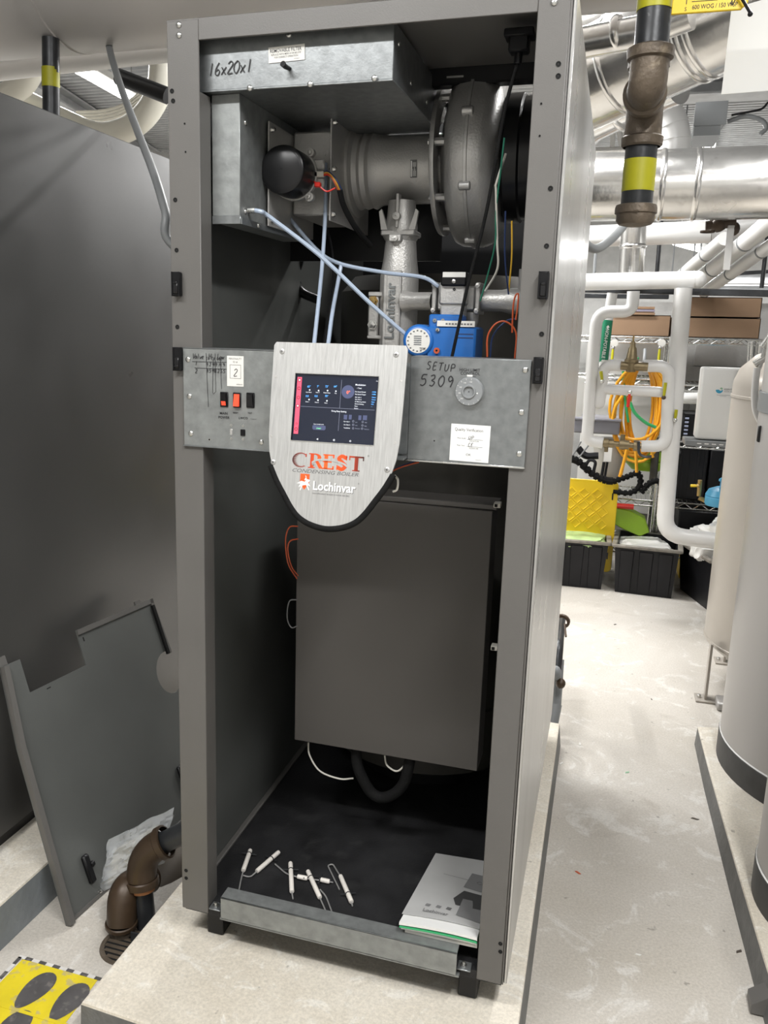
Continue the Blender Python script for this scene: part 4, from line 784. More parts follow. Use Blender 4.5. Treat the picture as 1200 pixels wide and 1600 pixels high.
k = MB(); x1, y1 = (-0.0408, -0.1547); x2, y2 = (-0.0158, -0.1476); k.prism([(x1 + .002, y1), (x2 - .002, y1), (x2, y1 + .002), (x2, y2 - .0), (x2 - .002, y2 + .001), (x1 + .002, y2 + .001), (x1, y2), (x1, y1 + .002)], 0, e1, M=SM)
k.build('start_button', SCRD, sc, smooth=False)
k = MB(); x, y = (0.0184, -0.0878); k.text('0\u00b0', .008, x, y, e2, SCRO, SM, .01); x, y = (-0.033, -0.1531); k.text('START', .003, x, y, e2, SCRG, SM, .02); k.build('coloured_reading', SCRO, sc, smooth=False)

# ================================================ left boiler
MR = Matrix.Translation((-.505, 0, 0)) @ Matrix.Rotation(0, 4, 'Z')
LB = thing('boiler', 'closed dark grey boiler at left, only its plain side in view', 'boiler', (-.932, .65, -.058))
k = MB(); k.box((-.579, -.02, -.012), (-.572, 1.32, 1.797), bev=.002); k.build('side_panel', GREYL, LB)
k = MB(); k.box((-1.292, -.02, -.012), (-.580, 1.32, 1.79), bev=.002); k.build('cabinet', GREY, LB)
k = MB(); k.box((-1.28, .01, -.058), (-.597, 1.30, -.012)); k.build('base', BLACKM, LB)
# grey panel leaning on it; local axes u (along the bottom edge), v (up the panel)
LU = Vector((0.10453, 0.99452, 0.0)); LV = Vector((-0.34743, 0.03652, 0.937)); LN = LU.cross(LV)
if LN.x < 0: LN = -LN
LMx = Matrix(((LU.x, LV.x, LN.x, -.345), (LU.y, LV.y, LN.y, .044), (LU.z, LV.z, LN.z, FZ), (0, 0, 0, 1)))
LP = thing('cover_panel', 'removed grey boiler front cover with square and round cut-outs, leaning at left', 'panel', (-.345, .35, FZ))
arc = [(.655 + .062 * math.cos(a), .415 + .066 * math.sin(a)) for a in [math.radians(55 + i * 250 / 16) for i in range(17)]]
poly = [(0, 0), (.692, 0), (.692, .355)] + list(reversed([p for p in arc if p[0] < .690])) + [(.690, .468), (.682, .650), (.338, .657), (.332, .557), (.121, .561), (.125, .65), (.06, .652), (.03, .45)]
k = MB(); k.prism(poly, 0, .004, M=LMx); k.build('sheet', INNER, LP, smooth=False)
k = MB()
for a, b2, w_ in (((0, 0), (.03, .45), .016), ((.03, .45), (.06, .652), .016), ((.338, .657), (.682, .650), .014), ((.69, .468), (.682, .65), .014), ((0, 0), (.692, 0), .008)):
    a = Vector((*a, 0)); b2 = Vector((*b2, 0)); d = b2 - a; M = LMx @ Matrix.Translation(a) @ Matrix.Rotation(math.atan2(d.y, d.x), 4, 'Z')
    s_ = -1 if (a.x < .05 and b2.x < .1) or b2.y < a.y and a.y > .6 else 1
    k = MB(); k.box((0, 0 if s_ > 0 else -w_, .002), (d.length, w_ if s_ > 0 else 0, .018 if a.y < .5 and b2.x < .1 else .008), M=M); k.build('flange', GREY, LP, smooth=False)
for a_, b_ in (((.055, .652, -.002), (.085, .675, .004)), ((.60, .650, .0), (.625, .662, .006))): k = MB(); k.box(a_, b_, M=LMx); k.build('tab', GREY, LP, smooth=False)
k = MB(); k.box((.665, .47, .004), (.676, .63, .012), M=LMx); k.build('gasket', RUBBER, LP, smooth=False)
for (u_, v_) in ((.112, .085), (.552, .115)):
    k = MB(); k.box((u_ - .011, v_ - .04, .004), (u_ + .011, v_ + .036, .017), bev=.004, M=LMx); k.box((u_ + .005, v_ - .002, .01), (u_ + .018, v_ + .012, .022), bev=.003, M=LMx); k.build('latch', BLACK, LP)
for (u_, v_) in ((.125, .0), (.20, .012)):
    k = MB(); k.lathe([(.001, .012), (.005, .01), (.006, .004)], (u_, v_ + .012, 0), (0, 0, 1), 8, None, LMx); k.build('bolt', STEEL, LP)
k = MB(); k.box((.352, .62, .004), (.356, .632, .0045), M=LMx); k.build('slot', HOLE, LP, smooth=False); k = MB(); k.box((.176, .548, .004), (.19, .5505, .0045), M=LMx); k.build('slot', HOLE, LP, smooth=False)

# ================================================ floor things at lower left
FS = thing('floor_sign', 'worn yellow footprint sticker with striped border on the floor', 'floor sign', (-.25, -.3, FZ))
yo = FZ + .0012
k = MB(); a_, b_, c_, d_ = (-.372, -.085), (-.172, -.076), (-.152, -.62), (-.375, -.62); k.prism([a_, d_, c_, b_], FZ, yo); k.build('vinyl', SIGNY, FS, smooth=False)
k = MB(); n = 12
for i in range(n):
    x0 = -.385 + i * .0185; k2 = SIGNK if i % 2 else SIGNW
    k.box((x0, -.084, yo), (x0 + .0185, -.075, yo + .0004), m=k2)
for i in range(20):
    y0 = -.080 - i * .024; k.box((-.385, y0 - .024, yo), (-.376, y0, yo + .0004), m=SIGNW if i % 2 else SIGNK)
k.build('striped_border', SIGNK, FS, smooth=False)
def foot(cx, cy, a, s_, mir):
    pts = []
    for i in range(28):
        t = 2 * PI * i / 28; r = 1 + .12 * math.cos(2 * t); x = .040 * math.cos(t) * (1 + .25 * math.sin(t)) * s_; y = .078 * math.sin(t) * s_
        pts.append((x * mir, y))
    ca, sa = math.cos(a), math.sin(a); return [(cx + x * ca - y * sa, cy + x * sa + y * ca) for x, y in pts]
for q, a in (((-0.285, -0.154, -0.169), -.12), ((-0.195, -0.158, -0.169), -.08), ((-0.265, -0.263, -0.169), -.1), ((-0.176, -0.284, -0.169), -.1)):
    k = MB(); k.flat(foot(q[0], q[1], a, .72, 1), yo + .0004); k.build('footprint', SIGNK, FS, smooth=False)
k = MB(); q = (-0.166, -0.216, -0.169); k.box((-.375, q[1] - .002, yo), (-.16, q[1] + .006, yo + .0008)); k.build('yellow_bar', SIGNY, FS, smooth=False)
FD = thing('floor_drain', 'round slotted iron floor drain half hidden by the cream pad', 'drain', (-.165, .035, FZ))
c = Vector((-.165, .035, FZ)); k = MB(); k.lathe([(.0001, .0008), (.056, .0008), (.056, .0025), (.066, .0025), (.067, 0)], c, (0, 0, 1), 40); k.build('rim', IRON, FD); k = MB(); k.lathe([(.0001, .0011), (.055, .0011)], c, (0, 0, 1), 40); k.build('dark_well', HOLE, FD)
for i in range(7): k = MB(); y = -.045 + i * .015; w_ = math.sqrt(max(.054 ** 2 - y * y, 0)); k.box((c.x - w_, c.y + y - .0045, FZ + .0012), (c.x + w_, c.y + y + .0045, FZ + .003), bev=.0006); k.build('grate_bar', IRON, FD)
# drain pipes: two brown elbows with black pipe
k = None
DP = thing('drain_pipe', 'black drain pipe with upper brown elbow, in front of the plastic bag', 'pipe', (-0.154, 0.103, -0.17))
A_, B_, C_ = Vector((-0.058, 0.16, 0.087)), Vector((-0.186, 0.13, 0.008)), Vector((-0.161, 0.11, -0.159))
path = fillet([A_, B_, C_], .06, 10); k = MB(); k.tube([A_, A_ + (path[1] - A_) * .9], .026, 20); k.tube([path[11], C_, Vector((C_.x, C_.y, FZ))], .024, 20); k.build('pipe', PIPEB, DP)
k = MB(); k.tube(path[1:12], .036, 24); k.lathe([(.038, 0), (.041, .003), (.041, .018), (.036, .02)], path[1], (A_ - path[1]), 24); k.lathe([(.038, 0), (.041, .003), (.041, .018), (.034, .02)], path[11], (C_ - path[11]), 24); k.build('elbow', COPPER, DP)
k = MB(); k.lathe([(.026, .018), (.031, .019), (.030, .030), (.026, .031)], path[11], (C_ - path[11]), 20); k.build('sealant', mat('orange_sealant', (.50, .22, .09), .7, 0, .1, 20), DP)
DP2 = thing('drain_pipe', 'lower brown elbow dropping into the floor drain', 'pipe', (-.165, .06, FZ))
A_, B_, C_ = Vector((-0.194, 0.19, -0.1)), Vector((-0.217, 0.1, -0.068)), Vector((-0.205, 0.07, -0.149))
path = fillet([A_, B_, C_], .05, 10); k = MB(); k.tube(path, .036, 24); k.lathe([(.036, 0), (.039, .002), (.039, .010), (.036, .012)], C_ + Vector((0, 0, .01)), (0, 0, -1), 24); k.build('elbow', COPPER, DP2)
k = MB(); k.tube([C_, (C_.x + .002, C_.y, FZ + .001)], .031, 20); k.build('tailpiece', BROWNP, DP2)
k = MB(); k.box((-.165, .045, FZ), (-.100, .049, FZ + .03), bev=.001); k.build('catch_pan', PIPEB, DP2)
k = MB(); q = Vector((-0.207, 0.3, -0.183)); k.tube([q + Vector((-.035, -.02, -.12)), q + Vector((-.02, 0, -.03)), q + Vector((.0, .12, .01)), q + Vector((.01, .5, .02))], [.06, .07, .07, .07], 24); tb = k.build('large_pipe', BROWNP, label='wide dull brown pipe lying beside the cream pad behind the elbows', cat='pipe')
# clear plastic bag (crumpled film over cardboard papers)
BG = thing('plastic_bag', 'crumpled clear plastic bag of papers tucked behind the drain pipes', 'bag', (-0.278, 0.27, -0.093))
def crumple(c, ux, uy, nrm, w_, h_, amp, n_, seed, thick=.02):
    rnd = random.Random(seed); from mathutils import noise
    k = MB(); vs = []; c = Vector(c); ux = Vector(ux).normalized(); uy = Vector(uy).normalized(); nrm = Vector(nrm).normalized()
    for s_ in (1, -1):
        for j in range(n_ + 1):
            for i in range(n_ + 1):
                a, b2 = i / n_ * 2 - 1, j / n_ * 2 - 1; e = (1 - a ** 6) * (1 - b2 ** 6)
                nv = noise.noise(Vector((a * 2.1 + seed, b2 * 2.1, s_))) + 1.1 * abs(noise.noise(Vector((a * 6 + seed, b2 * 5, s_)))) + .5 * abs(noise.noise(Vector((a * 14 + seed, b2 * 12, s_ * 3))))
                ex = 1 + .10 * noise.noise(Vector((a * 2, b2 * 2 + seed, 4)))
                vs.append(c + ux * a * w_ * ex + uy * b2 * h_ * ex + nrm * (s_ * thick * e + amp * nv * (.3 + e)))
    N = (n_ + 1) ** 2; fs = []
    for s_ in (0, 1):
        for j in range(n_):
            for i in range(n_):
                q = s_ * N + j * (n_ + 1) + i; f = (q, q + 1, q + n_ + 2, q + n_ + 1); fs.append(f if s_ == 0 else f[::-1])
    rim = [i for i in range(n_ + 1)] + [(j) * (n_ + 1) + n_ for j in range(1, n_ + 1)] + [n_ * (n_ + 1) + i for i in range(n_ - 1, -1, -1)] + [j * (n_ + 1) for j in range(n_ - 1, 0, -1)]
    for i in range(len(rim)): a, b2 = rim[i], rim[(i + 1) % len(rim)]; fs.append((a, N + a, N + b2, b2))
    k.add(vs, fs); return k
ux_ = Vector((-0.153, 0.27, 0.009)) - Vector((-0.398, 0.27, -0.159)); uy_ = Vector((.05, .25, .8))
crumple(Vector((-0.24, 0.2, -0.04)), ux_, uy_, ux_.cross(uy_) * -1, .118, .070, .013, 26, 3, .016).build('film', BAG, BG)
crumple(Vector((-0.251, 0.205, -0.055)), ux_ + Vector((0, 0, .02)), uy_, ux_.cross(uy_) * -1, .085, .045, .010, 14, 9, .006).build('papers', BAGW, BG)

# ================================================ in the boiler's pan: igniters and the manual
def igniter(lab, a, bb, wires, gasket=None, z=.0225):
    a = Vector((*a[:2], z + .001)); bb = Vector((*bb[:2], z)); d = (bb - a).normalized(); t = thing('igniter', lab, 'igniter', (a + bb) / 2 - Vector((0, 0, .006)), 'old igniters on the pan')
    k = MB(); k.lathe([(.001, 0), (.0050, .001), (.0055, .004), (.0055, (bb - a).length - .002), (.0045, (bb - a).length), (.001, (bb - a).length)], a, d, 16); k.build('ceramic_sleeve', CERAM, t)
    if gasket is not None:
        g = a + d * (bb - a).length * gasket; k = MB(); k.lathe([(.0056, -.0012), (.0064, -.0012), (.0064, .0012), (.0056, .0012)], g, d, 14)
        n_ = d.cross(Vector((0, 0, 1))); k.tube([g - n_ * .018, g + n_ * .018 + Vector((0, 0, .002))], .0015, 6); k.build('clip', PIPEB, t)
    for w_ in wires: k = MB(); k.tube(fillet([(*q[:2], max(q[2], .0185)) for q in w_], .012, 5), .0018, 8); k.build('rod', CASTD, t)
    return t
igniter('white igniter lying furthest left on the pan', (0.072, 0.215, 0.022), (0.088, 0.136, 0.022), [[(0.088, 0.136, 0.022), (0.095, 0.108, 0.02), (0.106, 0.073, 0.02)]], .2)
igniter('slanted white igniter second from the left, rod bent back to its neighbour', (0.141, 0.231, 0.022), (0.119, 0.144, 0.022), [[(0.119, 0.144, 0.022), (0.112, 0.122, 0.02), (0.094, 0.123, 0.02)]], .35)
igniter('upright white igniter third from the left, near the middle of the sill', (0.183, 0.2, 0.022), (0.224, 0.102, 0.022), [[(0.224, 0.102, 0.022), (0.234, 0.083, 0.02)]], .25)
igniter('white igniter lying sideways behind the others, with a bent rod at its left', (0.216, 0.157, 0.022), (0.241, 0.159, 0.022), [[(0.148, 0.188, 0.02), (0.189, 0.161, 0.02), (0.216, 0.157, 0.022)], [(0.241, 0.159, 0.022), (0.274, 0.163, 0.022)]], None)
igniter('short white igniter stub right of centre', (0.27, 0.164, 0.022), (0.294, 0.165, 0.022), [[(0.294, 0.165, 0.022), (0.301, 0.168, 0.02)]], .05)
igniter('slanted white igniter with a long hooked rod, leaning toward the sill', (0.233, 0.184, 0.022), (0.291, 0.104, 0.022), [[(0.291, 0.104, 0.022), (0.326, 0.056, 0.02)], [(0.281, 0.134, 0.02), (0.301, 0.117, 0.02), (0.334, 0.065, 0.02), (0.331, 0.053, 0.02)]], .25)
igniter('white igniter furthest right with folded black rods and a red ring', (0.311, 0.193, 0.022), (0.363, 0.113, 0.022), [[(0.311, 0.193, 0.022), (0.279, 0.234, 0.02), (0.269, 0.225, 0.02), (0.323, 0.149, 0.02)], [(0.363, 0.113, 0.022), (0.368, 0.104, 0.02)]], .7)
# manual packet: a plastic-wrapped stack, nearly flat, its front edge bulging over the sill
MP = thing('manual_packet', 'white product manuals in a clear bag with a green folder, on the pan at right', 'booklet', (.585, .17, .018))
F0, F1, F2, F3 = Vector((0.496, 0.003, 0.064)), Vector((0.697, 0.006, 0.064)), Vector((0.656, 0.328, 0.045)), Vector((0.514, 0.318, 0.045))
def sheet(zo, th, inset, bulge, nm, m, par, seg=10, edge=0.):
    k = MB(); vs = []; 
    for s_ in (0, 1):
        for j in range(seg + 1):
            for i in range(seg + 1):
                a, b2 = i / seg, j / seg; a_ = inset + a * (1 - 2 * inset); b_2 = edge + b2 * (1 - edge)
                p = (F0 * (1 - a_) + F1 * a_) * (1 - b_2) + (F3 * (1 - a_) + F2 * a_) * b_2
                p = Vector((min(p.x, .658), p.y, p.z)); z = zo + bulge * math.sin(PI * a_) * (1 - b_2) + .040 * (1 - b_2) + s_ * th
                vs.append((p.x, p.y, z))
    N = (seg + 1) ** 2; fs = []
    for j in range(seg):
        for i in range(seg): q = j * (seg + 1) + i; fs += [(q, q + seg + 1, q + seg + 2, q + 1), (N + q, N + q + 1, N + q + seg + 2, N + q + seg + 1)]
    rim = [i for i in range(seg + 1)] + [j * (seg + 1) + seg for j in range(1, seg + 1)] + [seg * (seg + 1) + i for i in range(seg - 1, -1, -1)] + [j * (seg + 1) for j in range(seg - 1, 0, -1)]
    for i in range(len(rim)): a, b2 = rim[i], rim[(i + 1) % len(rim)]; fs.append((a, b2, N + b2, N + a))
    k.add(vs, fs); return k.build(nm, m, par)
sheet(.020, .006, .06, .000, 'lower_booklet', PAPER, MP, edge=.03); sheet(.028, .004, .02, .002, 'lower_booklet', WHITE, MP, edge=.02)
sheet(.0345, .003, .01, .004, 'green_folder', GREEN, MP); sheet(.040, .006, .005, .005, 'top_booklet', WHITE, MP, edge=.004)
bgp = sheet(.0475, .0008, -.01, .0055, 'plastic_cover', mat('grey_cover_page', (.50, .50, .49), .28, 0, .08, 9, .2, 12, spec=.8), MP, edge=.10)
k = MB()   # printing on the cover: local frame with x along the front edge, y toward the back
du = (F1 - F0); du.z = 0; du.normalize(); dv = (F3 - F0); dv.z = 0; dv.normalize()
def cov(pts, m):
    """pts in the cover's own metres, draped on it"""
    vs = []
    for (a, b2) in pts:
        p = Vector((F0.x, F0.y, 0)) + du * a + dv * b2; L1 = (F1 - F0).length; L2 = (F3 - F0).length; a_ = a / L1; b_2 = b2 / L2
        vs.append((p.x, p.y, .0475 + .0055 * math.sin(PI * max(0, min(1, a_))) * (1 - b_2) + .040 * (1 - b_2) + .0008 + .0012))
    k.add(vs, [tuple(range(len(vs)))], m)
DG = mat('cover_dark_print', (.22, .22, .22), .4); DGR = mat('cover_boiler_print', (.07, .07, .07), .4)
cov([(.105, .06), (.16, .05), (.17, .13), (.105, .13)], DG); cov([(.10, .25), (.16, .245), (.16, .17), (.095, .18)], DG)
cov([(.085, .125), (.095, .10), (.15, .10), (.155, .125), (.15, .16), (.10, .165)], DGR); cov([(.04, .222), (.10, .215), (.10, .2162), (.04, .2232)], GREYINK)
for a in (.035, .058, .080): cov([(a, .075), (a + .010, .073), (a + .012, .083), (a + .002, .085)], DG if a < .08 else GREYINK)
k.build('cover_picture', DG, MP, smooth=False)
tm = MB(); TMX = Matrix((((du.x), dv.x, 0, F0.x), ((du.y), dv.y, 0, F0.y), (0, -.040 / (F3 - F0).length, 1, .0475 + .040 + .0065), (0, 0, 0, 1)))
tm.text('Lochinvar', .016, .036, .050, 0, DG, TMX @ Matrix.Rotation(0, 4, 'Z'), .02, .85); tm.text('CREST', .018, .118, .205, -.003, GREYINK, TMX, .02, .9); tm.build('cover_lettering', DG, MP, smooth=False)

# ================================================ overhead left: duct, pipes, conduit
DU = thing('insulated_duct', 'large beige insulated duct crossing above both boilers', 'duct', (-.6, 1.02, 2.1))
k = MB(); k.tube([(-3.2, 1.02, 2.415), (1.02, 1.05, 2.415)], .285, 56); k.build('duct', DUCT, DU)
for x in (-.95, .42):
    k = MB(); k.tube([(x, 1.03, 2.415), (x + .05, 1.03, 2.415)], .2885, 56); k.build('jacket_seam', DUCT, DU)
k = MB(); k.tube([(-1.662, 1.35, 2.175), (-1.262, 1.35, 2.19), (-0.735, 1.35, 2.203), (-0.359, 1.35, 2.227)], .032, 24); k.build('insulated_pipe', PIPEW, label='pale insulated pipe running just under the beige duct', cat='pipe')
k = MB(); k.tube(curve([(-1.814, 1.7, 2.142), (-1.681, 1.7, 2.198), (-1.583, 1.7, 2.254), (-1.509, 1.7, 2.359)]), .05, 20); k.build('curved_pipe', CREAM, label='cream curved pipe cover at the far left above the boiler', cat='pipe')
k = MB(); pts = curve([(-1.063, 1.9, 2.362), (-1.071, 1.9, 2.277), (-1.096, 1.9, 2.204), (-1.162, 1.9, 2.132), (-1.262, 1.9, 2.085), (-1.389, 1.9, 2.078), (-1.546, 1.9, 2.136), (-1.739, 1.9, 2.224)]); k.tube(pts, .052, 24); k.build('curved_pipe', CREAM, label='cream pipe cover sweeping down beside the open boiler post', cat='pipe')
for i in range(4):
    k = MB(); k.tube(curve([Vector(q) + Vector((0, 0, i * .0135)) for q in ((-1.583, 2.05, 2.171), (-1.45, 2.05, 2.17), (-1.336, 2.05, 2.192), (-1.238, 2.05, 2.24), (-1.121, 2.05, 2.254))]), .006, 6); k.build('cable', WHW, label=['lowest', 'second lowest', 'second highest', 'highest'][i] + ' of four thin pale cables curving over the cream pipe', cat='cable', group='bundle of pale cables over the cream pipe')
GP = thing('gas_pipe', 'black gas pipe with a yellow band behind the left boiler top', 'pipe', (-0.937, 0.95, 1.901))
k = MB(); k.tube([(-0.932, 0.95, 1.901), (-0.921, 0.95, 2.141)], .0265, 24); k.build('pipe', PIPEB, GP)
k = MB(); k.tube([(-0.928, 0.95, 2), (-0.926, 0.95, 2.057)], .0275, 24); k.build('yellow_band', TAPE, GP)
CO = thing('conduit', 'grey flexible conduit hanging from the duct down between the boilers', 'conduit', (-0.221, 0.4, 1.487))
k = MB(); k.tube(curve([(-0.781, 1.05, 2.15), (-0.725, 0.98, 2.078), (-0.621, 0.86, 1.955), (-0.481, 0.7, 1.809), (-0.317, 0.5, 1.655), (-0.242, 0.42, 1.551), (-0.22, 0.42, 1.469), (-.03, .52, 1.36), (-.004, .58, 1.30)]), .0105, 14); k.build('tube', GREYP, CO)
k = MB(); k.tube([(-0.994, 1.45, 2.167), (-0.793, 1.45, 2.091)], .03, 10); k.build('dark_pipe', BLACKM, label='short dark pipe behind the conduit', cat='pipe')

# ================================================ overhead right
GS = thing('gas_pipe', 'rusty capped gas drip leg with yellow bands hanging right of the boiler', 'pipe', (0.846, 0.62, 1.531))
T_ = lambda q, r0=0: Vector(q)
bot, mid, tee, top = Vector((0.847, 0.62, 1.562)), Vector((0.844, 0.62, 1.707)), Vector((0.847, 0.62, 1.802)), Vector((0.85, 0.62, 1.919))
ax = (top - bot).normalized(); bot = Vector((0.847, 0.62, 1.562)); L0 = Vector((mid.x, mid.y, bot.z))
X, Y = mid.x, mid.y
zb_, zt_, ztee, ztp = bot.z, mid.z, Vector((0.847, 0.62, 1.802)).z, Vector((0.858, 0.62, 1.88)).z
k = MB(); k.tube([(X, Y, zb_ - .005), (X, Y, zt_)], .0345, 28); k.build('nipple', PIPEB, GS)
k = MB(); k.tube([(X, Y, (0.848, 0.62, 1.601)[2]), (X, Y, (0.847, 0.62, 1.669)[2])], .0352, 28); k.build('yellow_band', TAPE, GS)
k = MB(); zc_ = Vector((0.843, 0.62, 1.566)).z; k.lathe([(.036, .008), (.044, .006), (.046, .0), (.046, -.012), (.042, -.014), (.042, -.028), (.036, -.036), (.02, -.040), (.001, -.040)], (X, Y, zc_), (0, 0, 1), 32); k.tube([(X - .012, Y - .04, zc_ - .012), (X + .004, Y - .046, zc_ - .012)], .003, 6); k.build('cap', IRON, GS)
k = MB(); k.lathe([(.040, -.012), (.044, -.008), (.045, .008), (.040, .012), (.039, .06), (.039, .14), (.040, .15), (.044, .152), (.044, .172), (.04, .176), (.03, .178)], (X, Y, zt_), (0, 0, 1), 32)
hub = Vector((X, Y, zt_ + .075)); br_ = hub + Vector((-.004, -.085, .006))
k.tube([hub, br_], .039, 28); k.lathe([(.038, -.02), (.045, -.017), (.045, .0), (.038, .004)], br_, (br_ - hub), 28); k.build('tee', IRON, GS)
e1_ = br_ + Vector((-.006, -.03, .008)); e2_ = e1_ + Vector((.0, -.035, .055)); ztop = e2_.z + .04
el = fillet([br_, br_ + Vector((.004, -.050, .000)), br_ + Vector((.004, -.052, .066))], .055, 10)
k = MB(); k.tube(el, .0385, 28); k.lathe([(.038, -.018), (.046, -.015), (.047, .004), (.040, .008)], el[-1], (0, 0, 1), 28); k.build('elbow', IRON, GS)
k = MB(); k.tube([el[-1], el[-1] + Vector((0, 0, .6))], .034, 28); k.build('riser', PIPEB, GS)
k = MB(); zz = el[-1].z; k.tube([(el[-1].x, el[-1].y, zz + .075), (el[-1].x, el[-1].y, zz + .16)], .0352, 28); k.build('yellow_band', TAPE, GS)
k = MB(); k.tube([(X + .008, Y, zt_ + .17), (X + .012, Y, zt_ + .42)], .026, 20); k.lathe([(.03, 0), (.038, .002), (.038, .055), (.03, .057)], (X + .012, Y, zt_ + .27), (0, 0, 1), 20); k.build('rear_riser', IRON, GS)
# yellow valve tag and the hanging white sheet
VT = thing('ball_valve', 'yellow coated valve lever with black printing at the top edge', 'valve', (0.947, 0.45, 1.919))
x0, y0, z0 = (0.876, 0.45, 1.91); x1, _, z1 = (1.015, 0.45, 1.909); k = MB(); M = Matrix.Translation((x0, .45, z0)) @ Matrix.Rotation(-math.atan2(z1 - z0, x1 - x0), 4, 'Y') @ FR
Lw = math.hypot(x1 - x0, z1 - z0); k.prism([(0, 0), (Lw * .92, 0), (Lw, .012), (Lw, .08), (0, .08)], -.008, 0, M=M, bev=.0015); k.build('lever', YEL, VT, smooth=False)
k = MB(); k.text('600 WOG / 150 WSP', .0115, Lw * .27, .006, .0004, INK, M, .01, .8); k.text('KITZ', .024, Lw * .27, .024, .0004, INK, M, .03, 1.1); k.text('No. 58', .010, Lw * .62, .024, .0004, INK, M, .01, .8); k.box((Lw * .26, .0195, .0004), (Lw * .60, .0205, .0008), m=INK, M=M); k.text('S', .010, Lw * .17, .004, .0004, INK, M); k.box((Lw * .185, .016, .0004), (Lw * .195, .034, .0008), m=INK, M=M); k.box((Lw * .165, .030, .0004), (Lw * .215, .034, .0008), m=INK, M=M)
for r0 in (.0, .007): k.stroke([(Lw * .78, .012 + r0 * 2), (Lw * .80, .008), (Lw * .84, .022), (Lw * .81, .030), (Lw * .78, .012 + r0 * 2)], .0012, .0004, INK, M)
k.build('lettering', INK, VT, smooth=False)
k = MB(); k.tube([(0.996, 0.44, 1.934), (1.02, 0.44, 1.898)], .003, 8); k.ball((1.02, 0.44, 1.896), .005); k.build('zip_tie', BLACK, label='black cable tie through the yellow lever', cat='cable tie')
k = MB(); k.add([(1.007, 0.7, 1.991), (1.128, 0.7, 2.018), (1.132, 0.7, 1.82), (1.005, 0.7, 1.817)], [(0, 1, 2, 3)]); v0 = [Vector(v) + Vector((0, .002, 0)) for v in k.v[:4]]; k.add(v0, [(3, 2, 1, 0)]); k.add([k.v[i] for i in (0, 1, 2, 3)] + [tuple(v) for v in v0], [(0, 4, 5, 1), (1, 5, 6, 2), (2, 6, 7, 3), (3, 7, 4, 0)]); k.build('hanging_sheet', WHITE, smooth=False, label='blank white sheet hanging at the top right corner', cat='sheet')
# aluminium-jacketed pipes
def jacket(pts, r, lab, fr=None, seams=(), m=JACK, n=40, name='jacketed_pipe'):
    t = thing(name, lab, 'pipe', pts[0]); P_ = fillet(pts, fr) if fr else [Vector(p) for p in pts]
    k = MB(); k.tube(P_, r, n); k.build('jacket', m, t)
    for s_ in seams:
        a = Vector(pts[0]).lerp(Vector(pts[-1]), s_); d = (Vector(pts[-1]) - Vector(pts[0])).normalized() * .012
        k = MB(); k.tube([a - d, a - d * .4, a + d * .4, a + d], [r, r + .005, r + .005, r], n); k.build('seam_band', m, t)
    return t
jacket([(.2, 2.5, 1.905), (2.9, 2.5, 1.905)], .142, 'wide horizontal silver jacketed pipe crossing behind the drip leg', None, (.28, .33))
jacket([(0.562, 2, 2.165), (1.258, 1.55, 2.334)], .17, 'largest slanting silver jacketed pipe at the top right', None, (.3, .62, .66))
jacket([(0.628, 1.35, 2.135), (0.818, 1.3, 2.141), (0.95, 1.25, 2.166)], .045, 'slimmer silver pipe beside the boiler top, with yellow reflections', None, (.4,))
jacket([(0.558, 2.45, 2.572), (0.942, 2.4, 2.676)], .13, 'silver pipe touching the top edge above the boiler corner', None, (.5,))
jacket([(0.563, 3, 2.211), (0.65, 2.9, 2.258), (0.866, 2.7, 2.309), (0.989, 2.6, 2.328)], .085, 'short silver branch below the slanting pipes', None, (.5,))
jacket([(0.865, 3.2, 1.893), (0.874, 3.2, 1.55)], .062, 'vertical silver pipe with a green band under the capped drip leg', None, (.5,))
k = MB(); k.tube([(0.871, 3.18, 1.823), (0.875, 3.18, 1.712)], .030, 20); o_ = k.build('green_label', GLABEL, label='green band on the vertical silver pipe', cat='label')
# white pipes overhead
def wpipe(pts, r, lab, fr=.08, n=24, m=PIPEW, group=None, name='white_pipe'):
    k = MB(); k.tube(fillet(pts, fr) if len(pts) > 2 else pts, r, n); return k.build(name, m, label=lab, cat='pipe', group=group)
wpipe([(0.405, 3.9, 1.838), (1.289, 3.9, 1.866)], .062, 'bright white horizontal pipe just under the wide silver pipe')
wpipe([(1.289, 3.9, 1.866), (1.86, 3.9, 1.967)], .055, 'white pipe continuing to the right of the brass valve')
WEl = thing('white_pipe', 'wide white segmented pipe elbow behind the drip leg', 'pipe', (1.005, 3.4, 2.229)); ep = curve([(1.017, 3.4, 2.167), (1.007, 3.4, 2.275), (0.97, 3.4, 2.368), (0.893, 3.4, 2.433), (0.813, 3.4, 2.458)], 6); k = MB(); k.tube(ep, .098, 32); k.build('elbow', PIPEW, WEl)
for i in (5, 9, 13, 17): d_ = (ep[i + 1] - ep[i - 1]).normalized() * .005; k = MB(); k.tube([ep[i] - d_, ep[i] + d_], .101, 32); k.build('seam', PIPEW, WEl)
